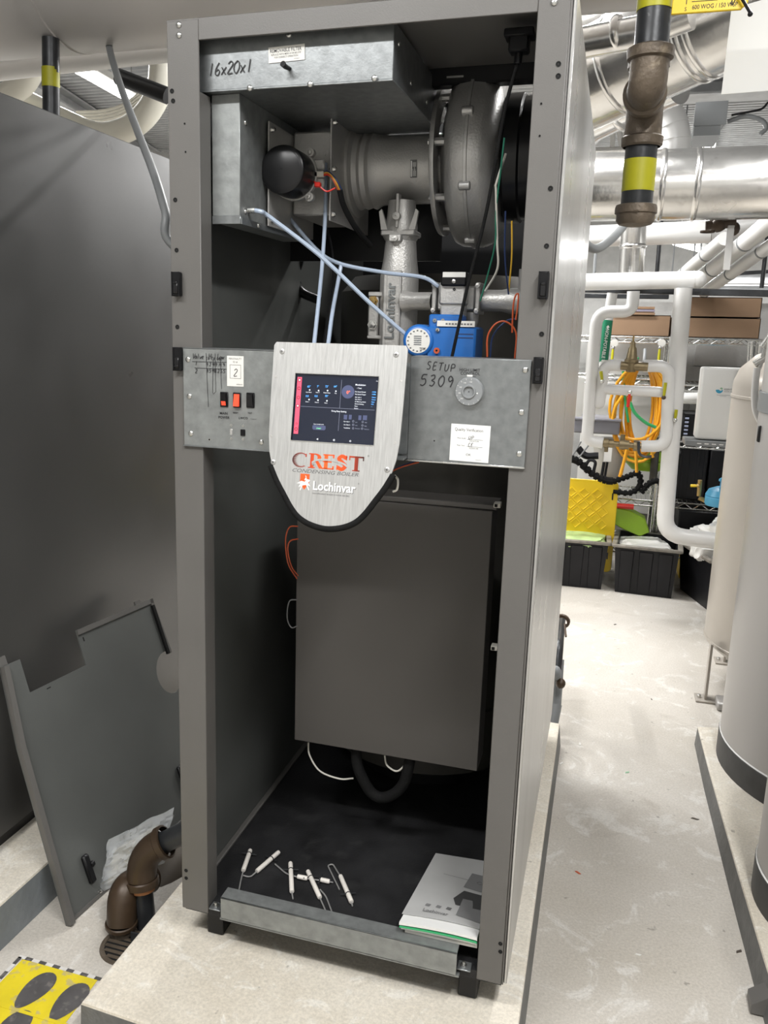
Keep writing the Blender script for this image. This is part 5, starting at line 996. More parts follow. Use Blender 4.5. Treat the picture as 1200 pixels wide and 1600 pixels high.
for i, (a, b2, r0) in enumerate((((1.099, 3.9, 1.566), (1.296, 3.2, 1.757), .034), ((1.192, 3.9, 1.541), (1.477, 2.9, 1.822), .042), ((1.289, 3.9, 1.531), (1.549, 2.9, 1.766), .032))):
    t = thing('slanting_pipe', ['leftmost of three slanting white pipes over the shelving', 'middle of three slanting white pipes over the shelving', 'rightmost of three slanting white pipes, with a yellow band'][i], 'pipe', a, group='slanting white pipes')
    k = MB(); k.tube([a, b2], r0, 20); k.build('pipe', PIPEW, t)
    for s_ in (.35, .7):
        k = MB(); p, d = Vector(a).lerp(Vector(b2), s_), (Vector(b2) - Vector(a)).normalized() * .006; k.tube([p - d, p + d], r0 + .002, 20); k.build('strap', GREYP, t)
    if i == 2: k = MB(); p = Vector(a).lerp(Vector(b2), .85); k.tube([p, p + (Vector(b2) - Vector(a)) * .1], r0 + .001, 20); k.build('yellow_band', TAPE, t)
HV = thing('pipe_hanger', 'white painted steel hanger strap with rusty brass valve at its top', 'hanger', (1.263, 2.6, 1.559))
k = MB(); q0, q1 = (1.25, 2.6, 1.752), (1.257, 2.6, 1.567); k.box((q1[0] - .014, 2.6, q1[2]), (q1[0] + .014, 2.61, q0[2]), bev=.002); k.build('strap', PIPEW, HV)
k = MB(); q = Vector((1.206, 2.62, 1.754)); k.ball(q, (.035, .03, .03)); k.tube([q - Vector((.05, 0, .0)), q + Vector((.07, 0, .01))], .02, 14); k.ball(q + Vector((.065, 0, -.015)), (.025, .02, .03)); k.lathe([(.03, 0), (.03, .008)], q - Vector((.04, 0, .03)), (0, 0, 1), 16); k.build('valve_body', COPPER, HV)
# electrical box and conduit
EB = thing('junction_box', 'grey square electrical box under the ceiling deck at right', 'electrical box', (1.217, 3.6, 2.336))
x0, y0, z0 = (1.129, 3.6, 2.339); x1, _, z1 = (1.279, 3.6, 2.482); k = MB(); k.box((x0, 3.6, z0 + .03), (x1, 3.72, z1), bev=.004); k.build('box', GREYP, EB); k = MB(); k.box((x0 - .004, 3.595, z0 + .028), (x1 + .004, 3.6, z1 + .002), bev=.001); k.build('cover', GREYP, EB); k = MB(); k.box((x0, 3.6, z0 - .02), (x1 - .02, 3.9, z0 + .028)); k.build('bottom', GREYP, EB)
cb = MB(); cb.tube(curve([(1.294, 3.65, 2.393), (1.378, 3.65, 2.415), (1.457, 3.65, 2.392), (1.483, 3.65, 2.354), (1.459, 3.65, 2.324)]), .012, 10); cb.build('conduit', GREYP, label='grey conduit bending down from the electrical box', cat='conduit')
cb = MB(); cb.tube(curve([(1.309, 3.65, 2.424), (1.391, 3.65, 2.436), (1.451, 3.65, 2.448), (1.478, 3.65, 2.478)]), .006, 8); cb.build('cable', BLACKM, label='thin dark armoured cable looping right of the electrical box', cat='cable')
cb = MB(); cb.tube(curve([(0.661, 1.5, 1.616), (0.72, 1.7, 1.577), (0.769, 1.9, 1.618), (0.82, 2.1, 1.699), (0.839, 2.1, 1.751)]), .016, 14); cb.build('conduit', GREYP, label='thick grey conduit curving out behind the boiler side', cat='conduit')
# joist truss seen between pipes
JT = thing('roof_joist', 'white open-web roof joist far back above the boiler corner', 'joist', (0.68, 5.5, 2.626))
for (a, b2) in (((0.674, 5.5, 2.862), (0.69, 5.5, 2.621)), ((0.702, 5.5, 2.847), (0.757, 5.5, 2.627)), ((0.757, 5.5, 2.627), (0.773, 5.5, 2.866)), ((0.773, 5.5, 2.866), (0.839, 5.5, 2.624)), ((0.839, 5.5, 2.624), (0.863, 5.5, 2.862))):
    k = MB(); k.tube([a, b2], .018, 8); k.build('web_bar', WALLW, JT)
k = MB(); k.tube([(0.566, 5.5, 2.621), (1.15, 5.5, 2.622)], .03, 8); k.build('chord', WALLW, JT)
beam((.9, 7.5, 1.78), (3.0, 7.5, 1.78), .10, .12, 'trim_3'); beam((.9, 6.4, 1.62), (3.0, 6.4, 1.62), .09, .12, 'trim_4')
# hanging rods and black strut bars
for i, (q0, q1, r0, m, lb) in enumerate((
    ((1.03, 4.4, 1.872), (1.043, 4.4, 1.65), .013, PIPEB, 'thick black hanger rod left of the bright far lamp'),
    ((1.598, 4, 1.776), (1.602, 4, 1.564), .012, PIPEB, 'thick black hanger rod at the right edge'),
    ((1.157, 5, 1.868), (1.164, 5, 1.714), .005, GREYP, 'thin grey rod under the far lamp'),
    ((1.283, 5, 1.931), (1.296, 5, 1.714), .005, GREYP, 'thin grey rod left of the slanting pipes'),
    ((1.331, 5, 1.943), (1.335, 5, 1.782), .005, GREYP, 'thin rod beside the leftmost slanting pipe'),
    ((0.689, 3.3, 1.71), (0.691, 3.3, 1.521), .008, GREYP, 'grey threaded rod next to the boiler side'))):
    k = MB(); k.tube([q1, (q0[0], q0[1], 2.8 if i != 5 else q0[2])], r0, 8); k.build('hanger_rod', m, label=lb, cat='rod', group='hanger rods')
for a, b2, r0, lb in (((1.229, 4.4, 1.651), (1.824, 4.4, 1.691), .011, 'short black strut bar above the cardboard boxes at right'), ((0.606, 3.25, 1.512), (1.699, 3.25, 1.497), .016, 'long black strut bar across the tops of the cardboard boxes'), ((0.614, 3.5, 1.489), (1.081, 3.5, 1.488), .012, 'second black strut bar just below the long one')):
    k = MB(); a = Vector(a); b2 = Vector(b2); k.box((a.x, a.y - r0, a.z - r0), (b2.x, a.y + r0, a.z + r0), bev=.002, M=Matrix.Translation((a.x, a.y, a.z)) @ Matrix.Rotation(-math.atan2(b2.z - a.z, b2.x - a.x), 4, 'Y') @ Matrix.Translation((-a.x, -a.y, -a.z))); k.build('strut_bar', PIPEB, label=lb, cat='bar', group='black strut bars')

# ================================================ tanks on the right
def tank(lab, cx, cy, r, z0, z1, m, base=None, dome=True, legs=False, zb=None):
    t = thing('tank', lab, 'tank', (cx, cy, z0)); k = MB(); pr = []
    zb = zb if zb is not None else z0
    if legs: pr += [(.001, zb - r * .30), (r * .5, zb - r * .27), (r * .8, zb - r * .16), (r * .95, zb - r * .05)]
    pr += [(r, zb)] + [(r, z1)]
    if dome: pr += [(r * .995, z1 + r * .05), (r * .95, z1 + r * .18), (r * .8, z1 + r * .33), (r * .5, z1 + r * .45), (.001, z1 + r * .5)]
    else: pr += [(.001, z1)]
    k.lathe(pr, (cx, cy, 0), (0, 0, 1), 72); k.build('shell', m, t)
    if base: k = MB(); k.lathe([(r + .004, z0), (r + .004, z0 + base), (r, z0 + base + .002)], (cx, cy, 0), (0, 0, 1), 72); k.build('base_band', TANKK, t); k = MB(); k.lathe([(r + .0005, z0 + base + .001), (r + .003, z0 + base + .003), (r + .0005, z0 + base + .007)], (cx, cy, 0), (0, 0, 1), 72); k.build('bead', WHITE, t)
    return t
tA = tank('tall light grey jacketed tank with a black base, on the right pad', 1.70, 1.37, .432, -.09, 1.62, TANKG, .085)
k = MB(); q = Vector((1.247, 1.25, 1.092)); k.lathe([(.434, q.z - .03), (.438, q.z - .028), (.438, q.z + .03), (.434, q.z + .032)], (1.70, 1.37, 0), (0, 0, 1), 72, GREYP); k.build('strap', GREYP, tA)
k = MB(); k.box((1.262, 1.33, q.z - .12), (1.275, 1.345, q.z - .07), bev=.003); k.build('clasp', BLACKM, tA)
tC = tank('nearest grey tank with a black base, at the right edge of the frame', 1.545, .62, .272, -.09, .42, TANKG, .085, dome=False)
tB = tank('taupe domed tank standing on thin legs behind the grey tank', 1.657, 2.20, .37, -.17, 1.096, TANKB, None, legs=True, zb=.046)
k = MB(); k.lathe([(.3705, 1.05), (.3735, 1.052), (.3735, 1.062), (.3705, 1.064)], (1.657, 2.20, 0), (0, 0, 1), 72); k.build('weld_seam', TANKB, tB); k = MB(); k.lathe([(.3705, .05), (.373, .052), (.373, .06), (.3705, .062)], (1.657, 2.20, 0), (0, 0, 1), 72); k.build('weld_seam', TANKB, tB)
for (x, y) in ((1.297, 2.03), (1.42, 2.50), (1.96, 2.0), (1.92, 2.48)):
    k = MB(); k.box((x - .006, y - .02, FZ), (x + .004, y + .02, .075), bev=.001); k.box((x - .04, y - .04, FZ), (x + .05, y + .04, FZ + .008), bev=.001); lg = k.build('leg', TANKB, tB)
    k = MB(); k.lathe([(.001, .02), (.008, .019), (.009, .008)], (x - .025, y, FZ), (0, 0, 1), 6); k.build('anchor_bolt', STEEL, lg)
k = MB(); k.box((1.33, 1.93, FZ), (1.44, 2.02, FZ + .035), bev=.006); k.build('base_block', TANKG, label='small grey box beside the taupe tank leg', cat='box')
k = MB(); k.tube(curve([(1.278, 1.6, 1.187), (1.278, 1.6, 1.134), (1.282, 1.6, 1.082), (1.292, 1.6, 1.04), (1.312, 1.6, 1.005)]), .011, 12); k.build('white_tube', PIPEW, label='white plastic tube hanging between the two tall tanks', cat='tube')
k = MB(); q = Vector((1.291, 1.62, 1.218)); k.tube([q + Vector((-.02, 0, -.02)), q + Vector((.05, 0, .03))], .012, 10); k.tube([q + Vector((-.005, 0, -.035)), q + Vector((.01, 0, .04))], .008, 8); k.tube([q + Vector((.0, 0, .035)), q + Vector((.03, 0, .09))], .014, 10); k.build('valve', STEEL, label='small steel valve on top of the white tube', cat='valve')
for u_, a, b2 in ((0, (1.455, 3, 1.065), (1.442, 3, 1.262)), (1, (1.485, 3, 1.127), (1.478, 3, 1.263))):
    k = MB(); k.tube([a, b2], .014, 12); k.build('steel_pipe', STEEL, label=['left thin bright steel pipe rising behind the taupe tank', 'right thin bright steel pipe rising behind the taupe tank'][u_], cat='pipe', group='steel pipes behind the tank')
k = MB(); q = Vector((1.228, 0.29, -0.165)); k.add([tuple(q), tuple(q + Vector((.12, 0, 0))), tuple(q + Vector((.12, 0, .05))), tuple(q + Vector((.035, 0, .05))), tuple(q + Vector((.0, 0, .02)))] + [tuple(q + Vector((0, .05, 0))), tuple(q + Vector((.12, .05, 0))), tuple(q + Vector((.12, .05, .05))), tuple(q + Vector((.035, .05, .05))), tuple(q + Vector((.0, .05, .02)))], [(0, 1, 2, 3, 4), (9, 8, 7, 6, 5), (0, 5, 6, 1), (1, 6, 7, 2), (2, 7, 8, 3), (3, 8, 9, 4), (4, 9, 5, 0)]); k.build('steel_bracket', GREY, label='dark grey steel foot poking in at the bottom right corner', cat='bracket', smooth=False)
# pipes beside the boiler at the back right bottom
SP = thing('side_piping', 'dusty black pipes with rusty fittings low behind the boiler corner', 'pipe', (.80, 1.45, FZ))
k = MB(); k.tube(fillet([(0.704, 1.967, 0.12), (0.715, 1.6, 0.137), (0.717, 1.55, 0.025)], .05), .020, 16); k.build('pipe', PIPEB, SP)
k = MB(); k.tube([(0.723, 1.62, 0.08), (0.728, 1.55, -0.101)], .018, 14); k.build('pipe', GREYP, SP)
k = MB(); q = Vector((0.714, 1.85, 0.149)); k.lathe([(.02, 0), (.03, .004), (.03, .014), (.02, .018)], q, (.2, 1, .2), 16); k.tube([(0.729, 1.7, 0.194), (0.739, 1.65, 0.161)], .004, 8); k.ball((0.738, 1.5, 0.034), (.018, .02, .02)); k.build('rusty_fitting', COPPER, SP)
k = MB(); k.ball((0.717, 1.5, 0.07), (.022, .02, .03)); k.build('coupling', GREYP, SP); k = MB(); k.tube([(0.726, 1.48, -0.04), (0.719, 1.45, -0.103)], .024, 14); k.build('coupling', GREYP, SP)

# ================================================ storage at the back
def shelf_unit(lab, x0, x1, y0, y1, levels, grp='wire shelving units'):
    t = thing('wire_shelf', lab, 'shelving', ((x0 + x1) / 2, (y0 + y1) / 2, FZ), grp)
    top = max(levels) + .008
    for x in (x0, x1):
        for y in (y0, y1): k = MB(); k.tube([(x, y, FZ), (x, y, top)], .013, 12); k.build('post', STEEL, t)
    for z in levels:
        k = MB()
        for y in (y0, y1):
            k.tube([(x0, y, z), (x1, y, z)], .0055, 6); k.tube([(x0, y, z - .032), (x1, y, z - .032)], .0055, 6)
            n_ = int((x1 - x0) / .045); zig = [(x0 + (x1 - x0) * i / n_, y, z if i % 2 else z - .032) for i in range(n_ + 1)]; k.tube(zig, .0035, 5)
        for x in (x0, x1): k.tube([(x, y0, z), (x, y1, z)], .0055, 6); k.tube([(x, y0, z - .032), (x, y1, z - .032)], .0055, 6)
        sh = k.build('shelf', STEEL, t)
        k = MB(); n_ = int((x1 - x0) / .026)
        for i in range(1, n_): x = x0 + (x1 - x0) * i / n_; k.tube([(x, y0, z + .003), (x, y1, z + .003)], .0024, 4, caps=False)
        w_ = k.build('shelf_wires', STEEL, sh, kind='stuff')
    return t
ya, yb_ = 3.85, 4.30
zT, zM, zL, zR = (0.962, 3.85, 1.271)[2], (0.93, 3.85, 1.028)[2], (0.9, 3.85, 0.304)[2], (1.476, 3.85, 0.672)[2]
shelf_unit('left wire shelving unit behind the white pipe loops', .50, 1.135, ya, yb_, [zT, zM, zL, .0])
shelf_unit('right wire shelving unit behind the taupe tank', 1.16, 2.0, ya, yb_, [zT, (1.234, 3.85, 1.003)[2], zR, zL, .0])
def carton(name, lab, x0, x1, y0, y1, z0, z1, flap=False, rot=0):
    t = thing(name, lab, 'box', ((x0 + x1) / 2, (y0 + y1) / 2, z0), 'cardboard boxes on the top shelf'); k = MB(); h = .004
    k.box((x0, y0, z0), (x1, y0 + h, z1)); k.box((x0, y1 - h, z0), (x1, y1, z1)); k.box((x0, y0, z0), (x0 + h, y1, z1)); k.box((x1 - h, y0, z0), (x1, y1, z1)); k.box((x0, y0, z0), (x1, y1, z0 + h))
    if not flap: k.box((x0, y0, z1 - h), (x1, y1, z1))
    k.build('carton', CARD, t, smooth=False)
    if flap:
        k = MB(); k.add([(x1, y0, z1), (x1 + .06, y0 - .02, z1 + .02), (x1 + .05, y1, z1 + .06), (x1, y1, z1)], [(0, 1, 2, 3), (3, 2, 1, 0)]); k.add([(x0, y0, z1), (x1, y0, z1), (x1 + .0, y0 - .09, z1 + .015), (x0, y0 - .09, z1 + .01)], [(0, 1, 2, 3), (3, 2, 1, 0)]); k.build('flap', CARD, t, smooth=False)
    return t
zs = zT + .006
x0 = (0.782, 3.85, 1.274)[0]; x1 = (1.123, 3.85, 1.282)[0]; zt = (0.951, 3.85, 1.399)[2]
carton('cardboard_box', 'left open cardboard box on the top shelf, flat pieces inside', x0, x1, 3.875, 4.2, zs, zt, flap=False)
for i in range(3): k = MB(); k.box((x0 + .02, 3.86 + .05 * i, zt + .001 + i * .018), (x1 - .09, 4.15, zt + .014 + i * .018)); k.build('flat_cardboard', CARD, label='%s flat cardboard piece lying on the left box' % ['lowest', 'middle', 'topmost'][i], cat='cardboard', group='flat cardboard on the left box')
k = MB(); k.box(((0.906, 3.85, 1.427)[0], 3.858, zt + .019), ((1.03, 3.85, 1.454)[0], 3.8595, zt + .031)); k.build('plastic_wrap', mat('violet_grey', (.22, .20, .26), .4), label='greyish plastic strip between the flat cardboard pieces', cat='strip')
xr0, xr1 = (1.136, 3.85, 1.264)[0], (1.601, 3.85, 1.258)[0]; zr1, zr2 = (1.333, 3.85, 1.391)[2], (1.321, 3.85, 1.505)[2]
carton('cardboard_box', 'lower right cardboard box on the top shelf, behind the white pipe', xr0, xr1, 3.875, 4.2, zs, zr1)
carton('cardboard_box', 'upper right cardboard box stacked on another, its left flap bent', xr0 + .015, xr1 - .005, 3.875, 4.2, zr1 + .002, zr2)
# white enclosure with a droplet logo
WE = thing('white_enclosure', 'white plastic control enclosure with a blue and green round logo, on the middle shelf', 'enclosure', (1.396, 3.2, 0.759))
e0, e1_ = (1.261, 3.2, 0.764), (1.504, 3.2, 1.126); k = MB(); k.box((e0[0], 3.2, e0[2]), (e1_[0] + .03, 3.34, e1_[2] + .005), bev=.012, seg=3); k.build('housing', WHITE, WE)
k = MB(); q = (1.35, 3.2, 1.018); M = front(q[0], 3.199, q[2]); R_ = .017; cp_ = circ(0, 0, R_, 16, PI, 2 * PI); k.flat([(x, y + .002) for x, y in cp_] + [(R_, .004), (.006, -.002), (-.004, .004), (-R_, .002)], .0003, WAVE, M); k.build('wave_mark', WAVE, WE, smooth=False)
k = MB(); k.flat([(.001, .010), (.009, .016), (.016, .010), (.012, .004), (.006, .006)], .0003, LEAF, M); k.build('leaf_mark', LEAF, WE, smooth=False)
k = MB(); k.text('ESSENTIAL', .012, .022, .002, .0003, GREYINK, M, .01, .9); k.text('WATER SYSTEMS', .009, .022, -.008, .0003, GREYINK, M, 0, .8); k.box((-.01, -.024, 0), (.055, -.0225, .0003), m=GREYP, M=M); k.box((.005, -.030, 0), (.035, -.029, .0003), m=GREYP, M=M); k.build('lettering', GREYINK, WE, smooth=False)
k = MB(); k.box((e0[0] - .05, 3.18, e0[2] - .035), (e1_[0] + .1, 3.36, e0[2] - .004), bev=.004)
for i in range(9): k.box((e0[0] + .01 + i * .035, 3.179, e0[2] - .022), (e0[0] + .03 + i * .035, 3.181, e0[2] - .017), m=WHITE)
k.build('strut_channel', GREYP, label='slotted grey strut under the white enclosure', cat='strut')
k = MB(); k.tube([(e1_[0], 3.3, FZ), (e1_[0], 3.3, e0[2] - .03)], .018, 10); k.build('strut_post', DKSTEEL, label='dark upright post holding the white enclosure strut', cat='post')
# white wall panel behind the hoses, dark curtains of stored goods behind the right unit
k = MB(); k.box(((0.652, 4.45, 0.52)[0], 4.45, .1), ((1.225, 4.45, 0.977)[0], 4.47, zT - .02), bev=.003); k.build('backboard', WALLW, label='large white board behind the orange hoses', cat='board')
for i, (u0, u1) in enumerate(((1062, 1108), (1110, 1200))):
    a, b2 = (1.25, 3.95, 0.622), (1.414, 3.95, 0.632); c = (1.424, 3.95, 0.633)
    x0, x1 = ((a[0], b2[0]), (c[0], 1.98))[i]; k = MB(); k.box((x0, 3.93, zL + .01), (x1, 4.25, zR - .045), bev=.006)
    for j in range(4): xx = x0 + (x1 - x0) * (j + .5) / 4; k.box((xx, 3.925, zL + .02), (xx + .012, 3.93, zR - .05))
    k.build('black_bin', TOTE, label=['tall black storage bin on the right unit, directly right of the big white pipe', 'wide tall black storage bin behind the blue tank'][i], cat='bin')
k = MB(); k.box(((1.245, 3.9, 0.857)[0], 3.9, zR + .01), ((1.343, 3.9, 0.862)[0], 4.2, zR + .16), bev=.01)
for j in range(6): k.tube([((1.259, 3.9, 0.858)[0], 3.895, zR + .02 + j * .023), ((1.28, 3.9, 0.859)[0], 3.895, zR + .02 + j * .023)], .006, 6, m=SCRL)
k.build('black_crate', TOTE, label='small ribbed black crate left of the white enclosure', cat='crate')
k = MB(); k.box(((1.28, 3.95, 0.309)[0], 3.9, .02), (1.9, 4.25, zL - .05), bev=.01); k.build('black_bin', TOTE, label='low black bin on the bottom shelf behind the sacks', cat='bin')
# white pipe loops

HD = wpipe([(0.449, 3.12, 1.536), (1.172, 3.12, 1.556)], .042, 'white horizontal pipe with a rounded end just above the black strut bar'); 
k = MB(); k.ball((1.186, 3.12, 1.557), .042, sub=3); k.build('pipe_end', PIPEW, label='rounded white cap ending the horizontal pipe', cat='pipe cap')
wpipe([(1.124, 3.1, 1.515), (1.15, 3.1, 0.269), (1.499, 3.1, 0.252)], .0425, 'thick vertical white pipe turning right at its foot', .10)
wpipe([(0.891, 3.05, 1.495), (0.894, 3.05, 1.397), (0.726, 3.05, 1.394), (0.727, 3.05, 0.743), (0.808, 3.05, 0.734)], .030, 'left white pipe loop running down to the brass regulator', .07)
wpipe([(0.996, 3.05, 0.729), (1.115, 3.05, 0.737), (1.092, 3.05, 1.136), (0.969, 3.05, 1.132)], .030, 'right white pipe loop beside the thick pipe', .07)
wpipe([(0.881, 3.05, 1.132), (0.781, 3.05, 1.132), (0.772, 3.05, 0.937)], .029, 'inner white pipe loop with a rounded bottom', .07)
k = MB(); k.ball((0.772, 3.05, 0.937), .029, sub=3); k.build('pipe_end', PIPEW, label='rounded lower end of the inner white pipe loop', cat='pipe cap')
wpipe([(0.782, 3.05, 1.009), (1.081, 3.05, 1.006)], .026, 'white crosspipe between the two pipe loops')
k = MB(); k.tube([(0.791, 3.2, 1.492), (0.78, 3.2, 1.356)], .026, 20); k.tube([(0.775, 3.2, 1.153), (0.77, 3.2, 1.093)], .026, 20); k.tube([(0.78, 3.2, 1.363), (0.773, 3.2, 1.14)], .0255, 20, m=GLABEL)
k.build('labelled_pipe', PIPEW, label='white pipe wrapped in a green flow label, behind the left loop', cat='pipe')
LBp = bpy.data.objects['labelled_pipe']; k = MB(); a, b2 = Vector((0.783, 3.17, 1.33)), Vector((0.772, 3.17, 1.15)); d = (b2 - a).normalized(); M = Matrix((((d.x), -d.z, 0, a.x), (0, 0, -1, 3.17), ((d.z), d.x, 0, a.z), (0, 0, 0, 1)))
k.text('NON-POTABLE WTR', .024, .018, -.008, 0, WHITE, M, .02, .92); k.flat([(0, .001), (.012, .010), (.012, .004), (.018, .004), (.018, -.003), (.012, -.003), (.012, -.009)], 0, WHITE, M); k.build('lettering', WHITE, LBp, smooth=False)
wpipe([(1.199, 3.6, 0.944), (1.295, 3.6, 0.948)], .032, 'short white horizontal pipe joining the white enclosure')
RG = thing('pressure_regulator', 'bell-shaped brass pressure regulator between the upper pipe loops', 'regulator', (0.91, 3, 1.106))
q = Vector((0.911, 3.03, 1.137)); k = MB(); k.lathe([(.008, .115), (.012, .11), (.014, .09), (.020, .08), (.028, .03), (.034, .025), (.034, .012), (.026, .01), (.024, -.035), (.001, -.037)], q, (0, 0, 1), 20); k.tube([q + Vector((-.05, 0, -.005)), q + Vector((.08, 0, -.008))], .022, 16); k.build('body', mat('dull_brass', (.24, .19, .11), .45, .7, .2, 20), RG); k = MB(); k.tube([q + Vector((0, 0, .11)), q + Vector((0, 0, .145))], .004, 8); k.build('stem', BRASS, RG)
RG2 = thing('backflow_valve', 'dull bronze valve assembly in the bottom run of the pipe loops', 'valve', (0.903, 3, 0.72))
k = MB(); a, b2 = Vector((0.808, 3.03, 0.737)), Vector((0.996, 3.03, 0.732)); k.tube([a, b2], .014, 14)
for s_, r0 in ((.08, .024), (.22, .022), (.5, .027), (.62, .024), (.86, .028)): p = a.lerp(b2, s_); k.tube([p - Vector((.012, 0, 0)), p + Vector((.012, 0, 0))], r0, 10)
k.tube([a.lerp(b2, .5), a.lerp(b2, .5) + Vector((0, 0, .05))], .012, 10); k.tube([a.lerp(b2, .1), a.lerp(b2, .1) + Vector((0, 0, -.045))], .01, 8); k.build('body', MATS['dull_brass'], RG2)
k = MB(); k.tube(curve([(0.98, 3, 0.757), (0.988, 3, 0.699), (1.018, 3, 0.682), (1.048, 3, 0.687)]), .007, 8); k.build('branch', PIPEB, RG2)
def lever(lab, a, b2, col=TAPE, knob=STEEL):
    t = thing('valve_lever', lab, 'valve lever', b2, 'small valve levers on the white pipes'); k = MB(); a = Vector(a); b2 = Vector(b2); k.tube([a, a.lerp(b2, .5), b2], [.008, .008, .006], 8, M=None); k.build('grip', col, t); k = MB(); k.ball(b2, .011); k.tube([b2, b2 + Vector((0, .04, 0))], .007, 8); k.build('stem', knob, t)
lever('yellow valve lever at the upper left bend of the inner loop', (0.769, 2.99, 1.101), (0.78, 2.99, 1.051))
lever('yellow valve lever with a rusty pivot on the right loop', (1.079, 2.99, 1.057), (1.077, 2.99, 0.984), TAPE, COPPER)
lever('yellow valve lever on the thick white pipe', (1.144, 3.03, 0.924), (1.143, 3.03, 0.873), TAPE)
lever('yellow valve lever hanging left under the top shelf', (0.816, 3.82, 1.126), (0.817, 3.82, 1.208), TAPE)
lever('yellow valve lever hanging right under the top shelf', (1.076, 3.82, 1.135), (1.076, 3.82, 1.215), TAPE)
lever('red valve lever in the middle of the crosspipe', (0.913, 2.99, 0.929), (0.916, 2.99, 1.002), RED)
lever('yellow valve lever left of the blue tank', (1.282, 3.4, 0.486), (1.321, 3.4, 0.489), YEL, BRASS)
k = MB(); k.tube([(1.329, 3.42, 0.518), (1.332, 3.42, 0.43)], .012, 10); k.tube([(1.333, 3.42, 0.419), (1.38, 3.42, 0.401)], .012, 10); k.build('brass_nipple', BRASS, label='brass fitting feeding the blue tank', cat='fitting')
for q in ((0.822, 3.84, 1.234), (1.085, 3.84, 1.241)):
    k = MB(); k.lathe([(.001, 0), (.022, 0), (.022, .003), (.001, .003)], q, (0, 1, 0), 20); k.build('round_tag', PAPER, label='round pale tag hanging at the %s of the top shelf edge' % ('left' if q[0] < 1 else 'right'), cat='tag')
k = MB(); a, b2 = (0.664, 3.35, 1.048), (0.605, 3.35, 0.835); k.box((a[0] - .05, 3.35, b2[2]), (a[0] + .02, 3.37, a[2])); k.build('white_board', WHITE, label='narrow white board beside the boiler side', cat='board')
# hoses
HS = thing('hose_coil', 'orange-yellow hose coil hanging on the wall hook', 'hose', (1.005, 3.6, 0.87))
rnd = random.Random(5)
hk = Vector((0.992, 3.7, 1.124))
for i in range(9):
    k = MB(); w0 = .018 + .010 * i; dep = .43 + .035 * (i % 4) + rnd.random() * .05; dx = rnd.uniform(-.03, .03); pts = []
    for j in range(24):
        t = 2 * PI * j / 24; pts.append((hk.x + dx * (1 - math.cos(t)) / 2 + math.sin(t) * (w0 + .035) * (1 + .25 * math.sin(t * .5)), 3.70 - i * .009, hk.z - dep * (1 - math.cos(t)) / 2))
    k.tube(pts, .0085, 8, closed=True); k.build('loop', HOSEY, HS)
k = MB(); k.tube([hk + Vector((0, .02, .08)), hk + Vector((0, -.03, .03)), hk + Vector((0, -.05, -.01)), hk + Vector((0, -.09, .02))], .009, 8); k.build('hook', GREYP, label='grey wall hook carrying the hose coil', cat='hook')
k = MB(); k.tube(curve([(0.959, 3.6, 1.155), (0.916, 3.62, 1.146), (0.883, 3.65, 1.097), (0.904, 3.65, 0.934), (0.937, 3.65, 0.789)]), .007, 8); k.build('green_hose', HOSEG, label='thin green hose running down left of the orange coil', cat='hose')
k = MB(); k.tube(curve([(0.931, 3.5, 0.917), (0.963, 3.5, 0.858), (1.022, 3.5, 0.808), (1.081, 3.5, 0.783)]), .009, 8); k.build('green_hose', HOSEG, label='green hose crossing in front of the orange coil', cat='hose')
for i, pts in enumerate(([(0.938, 3.45, 0.665), (0.926, 3.45, 0.574), (0.918, 3.45, 0.512)], [(0.982, 3.45, 0.668), (0.992, 3.45, 0.597), (1.001, 3.45, 0.532)], [(0.89, 3.45, 0.954), (0.858, 3.45, 0.893), (0.847, 3.45, 0.821)], [(0.952, 3.46, 0.701), (0.933, 3.46, 0.609), (0.912, 3.46, 0.499)], [(1.053, 3.5, 0.684), (1.07, 3.5, 0.649), (1.08, 3.5, 0.614)])):
    k = MB(); k.tube(curve(pts), .0085, 8); k.build('hose_end', HOSEY, HS)
# stored things between the loops and the totes
GB = thing('grey_bin', 'long grey plastic bin lying on the shelf behind the loops', 'bin', (0.785, 3.6, 0.748)); a, b2 = (0.634, 3.6, 0.717), (0.893, 3.6, 0.809); k = MB(); k.box((a[0], 3.6, a[2]), (b2[0], 3.85, b2[2]), bev=.012, seg=3); k.box((a[0] - .005, 3.59, b2[2] - .015), (b2[0] + .005, 3.86, b2[2] - .003), bev=.003); k.build('shell', CRATE, GB)
VB = thing('beige_bucket', 'tall beige tapered bucket with a white tag, left of the orange hose ends', 'bucket', (0.852, 3.7, 0.444)); q = Vector((0.846, 3.75, 0.428)); k = MB(); k.lathe([(.001, 0), (.075, 0), (.095, .24), (.10, .245), (.10, .25), (.001, .25)], q, (0, 0, 1), 28); k.build('shell', VAC, VB)
k = MB(); a, b2 = (0.818, 3.6, 0.56), (0.86, 3.6, 0.66); k.box((a[0], 3.6, a[2]), (b2[0], 3.603, b2[2])); k.build('tag', WHITE, VB)
k = MB(); k.tube([(0.822, 3.6, 0.556), (0.815, 3.6, 0.469)], .009, 8); k.tube([(0.84, 3.6, 0.558), (0.833, 3.6, 0.47)], .007, 8); k.build('strap', TOTE, VB)
k = MB(); k.lathe([(.09, 0), (.13, .04), (.14, .12), (.13, .125)], (1.071, 3.9, 0.487), (0, 0, 1), 28); k.lathe([(.135, .06), (.145, .065), (.135, .075)], (1.071, 3.9, 0.487), (0, 0, 1), 28); k.build('green_bin', LIME, label='olive green ribbed tub behind the thick white pipe', cat='tub')
k = MB(); k.lathe([(.022, 0), (.022, .22)], (1.105, 3.75, 0.447), (0, 0, 1), 14); k.build('dark_pipe', DKSTEEL, label='dark upright pipe in front of the green tub', cat='pipe')
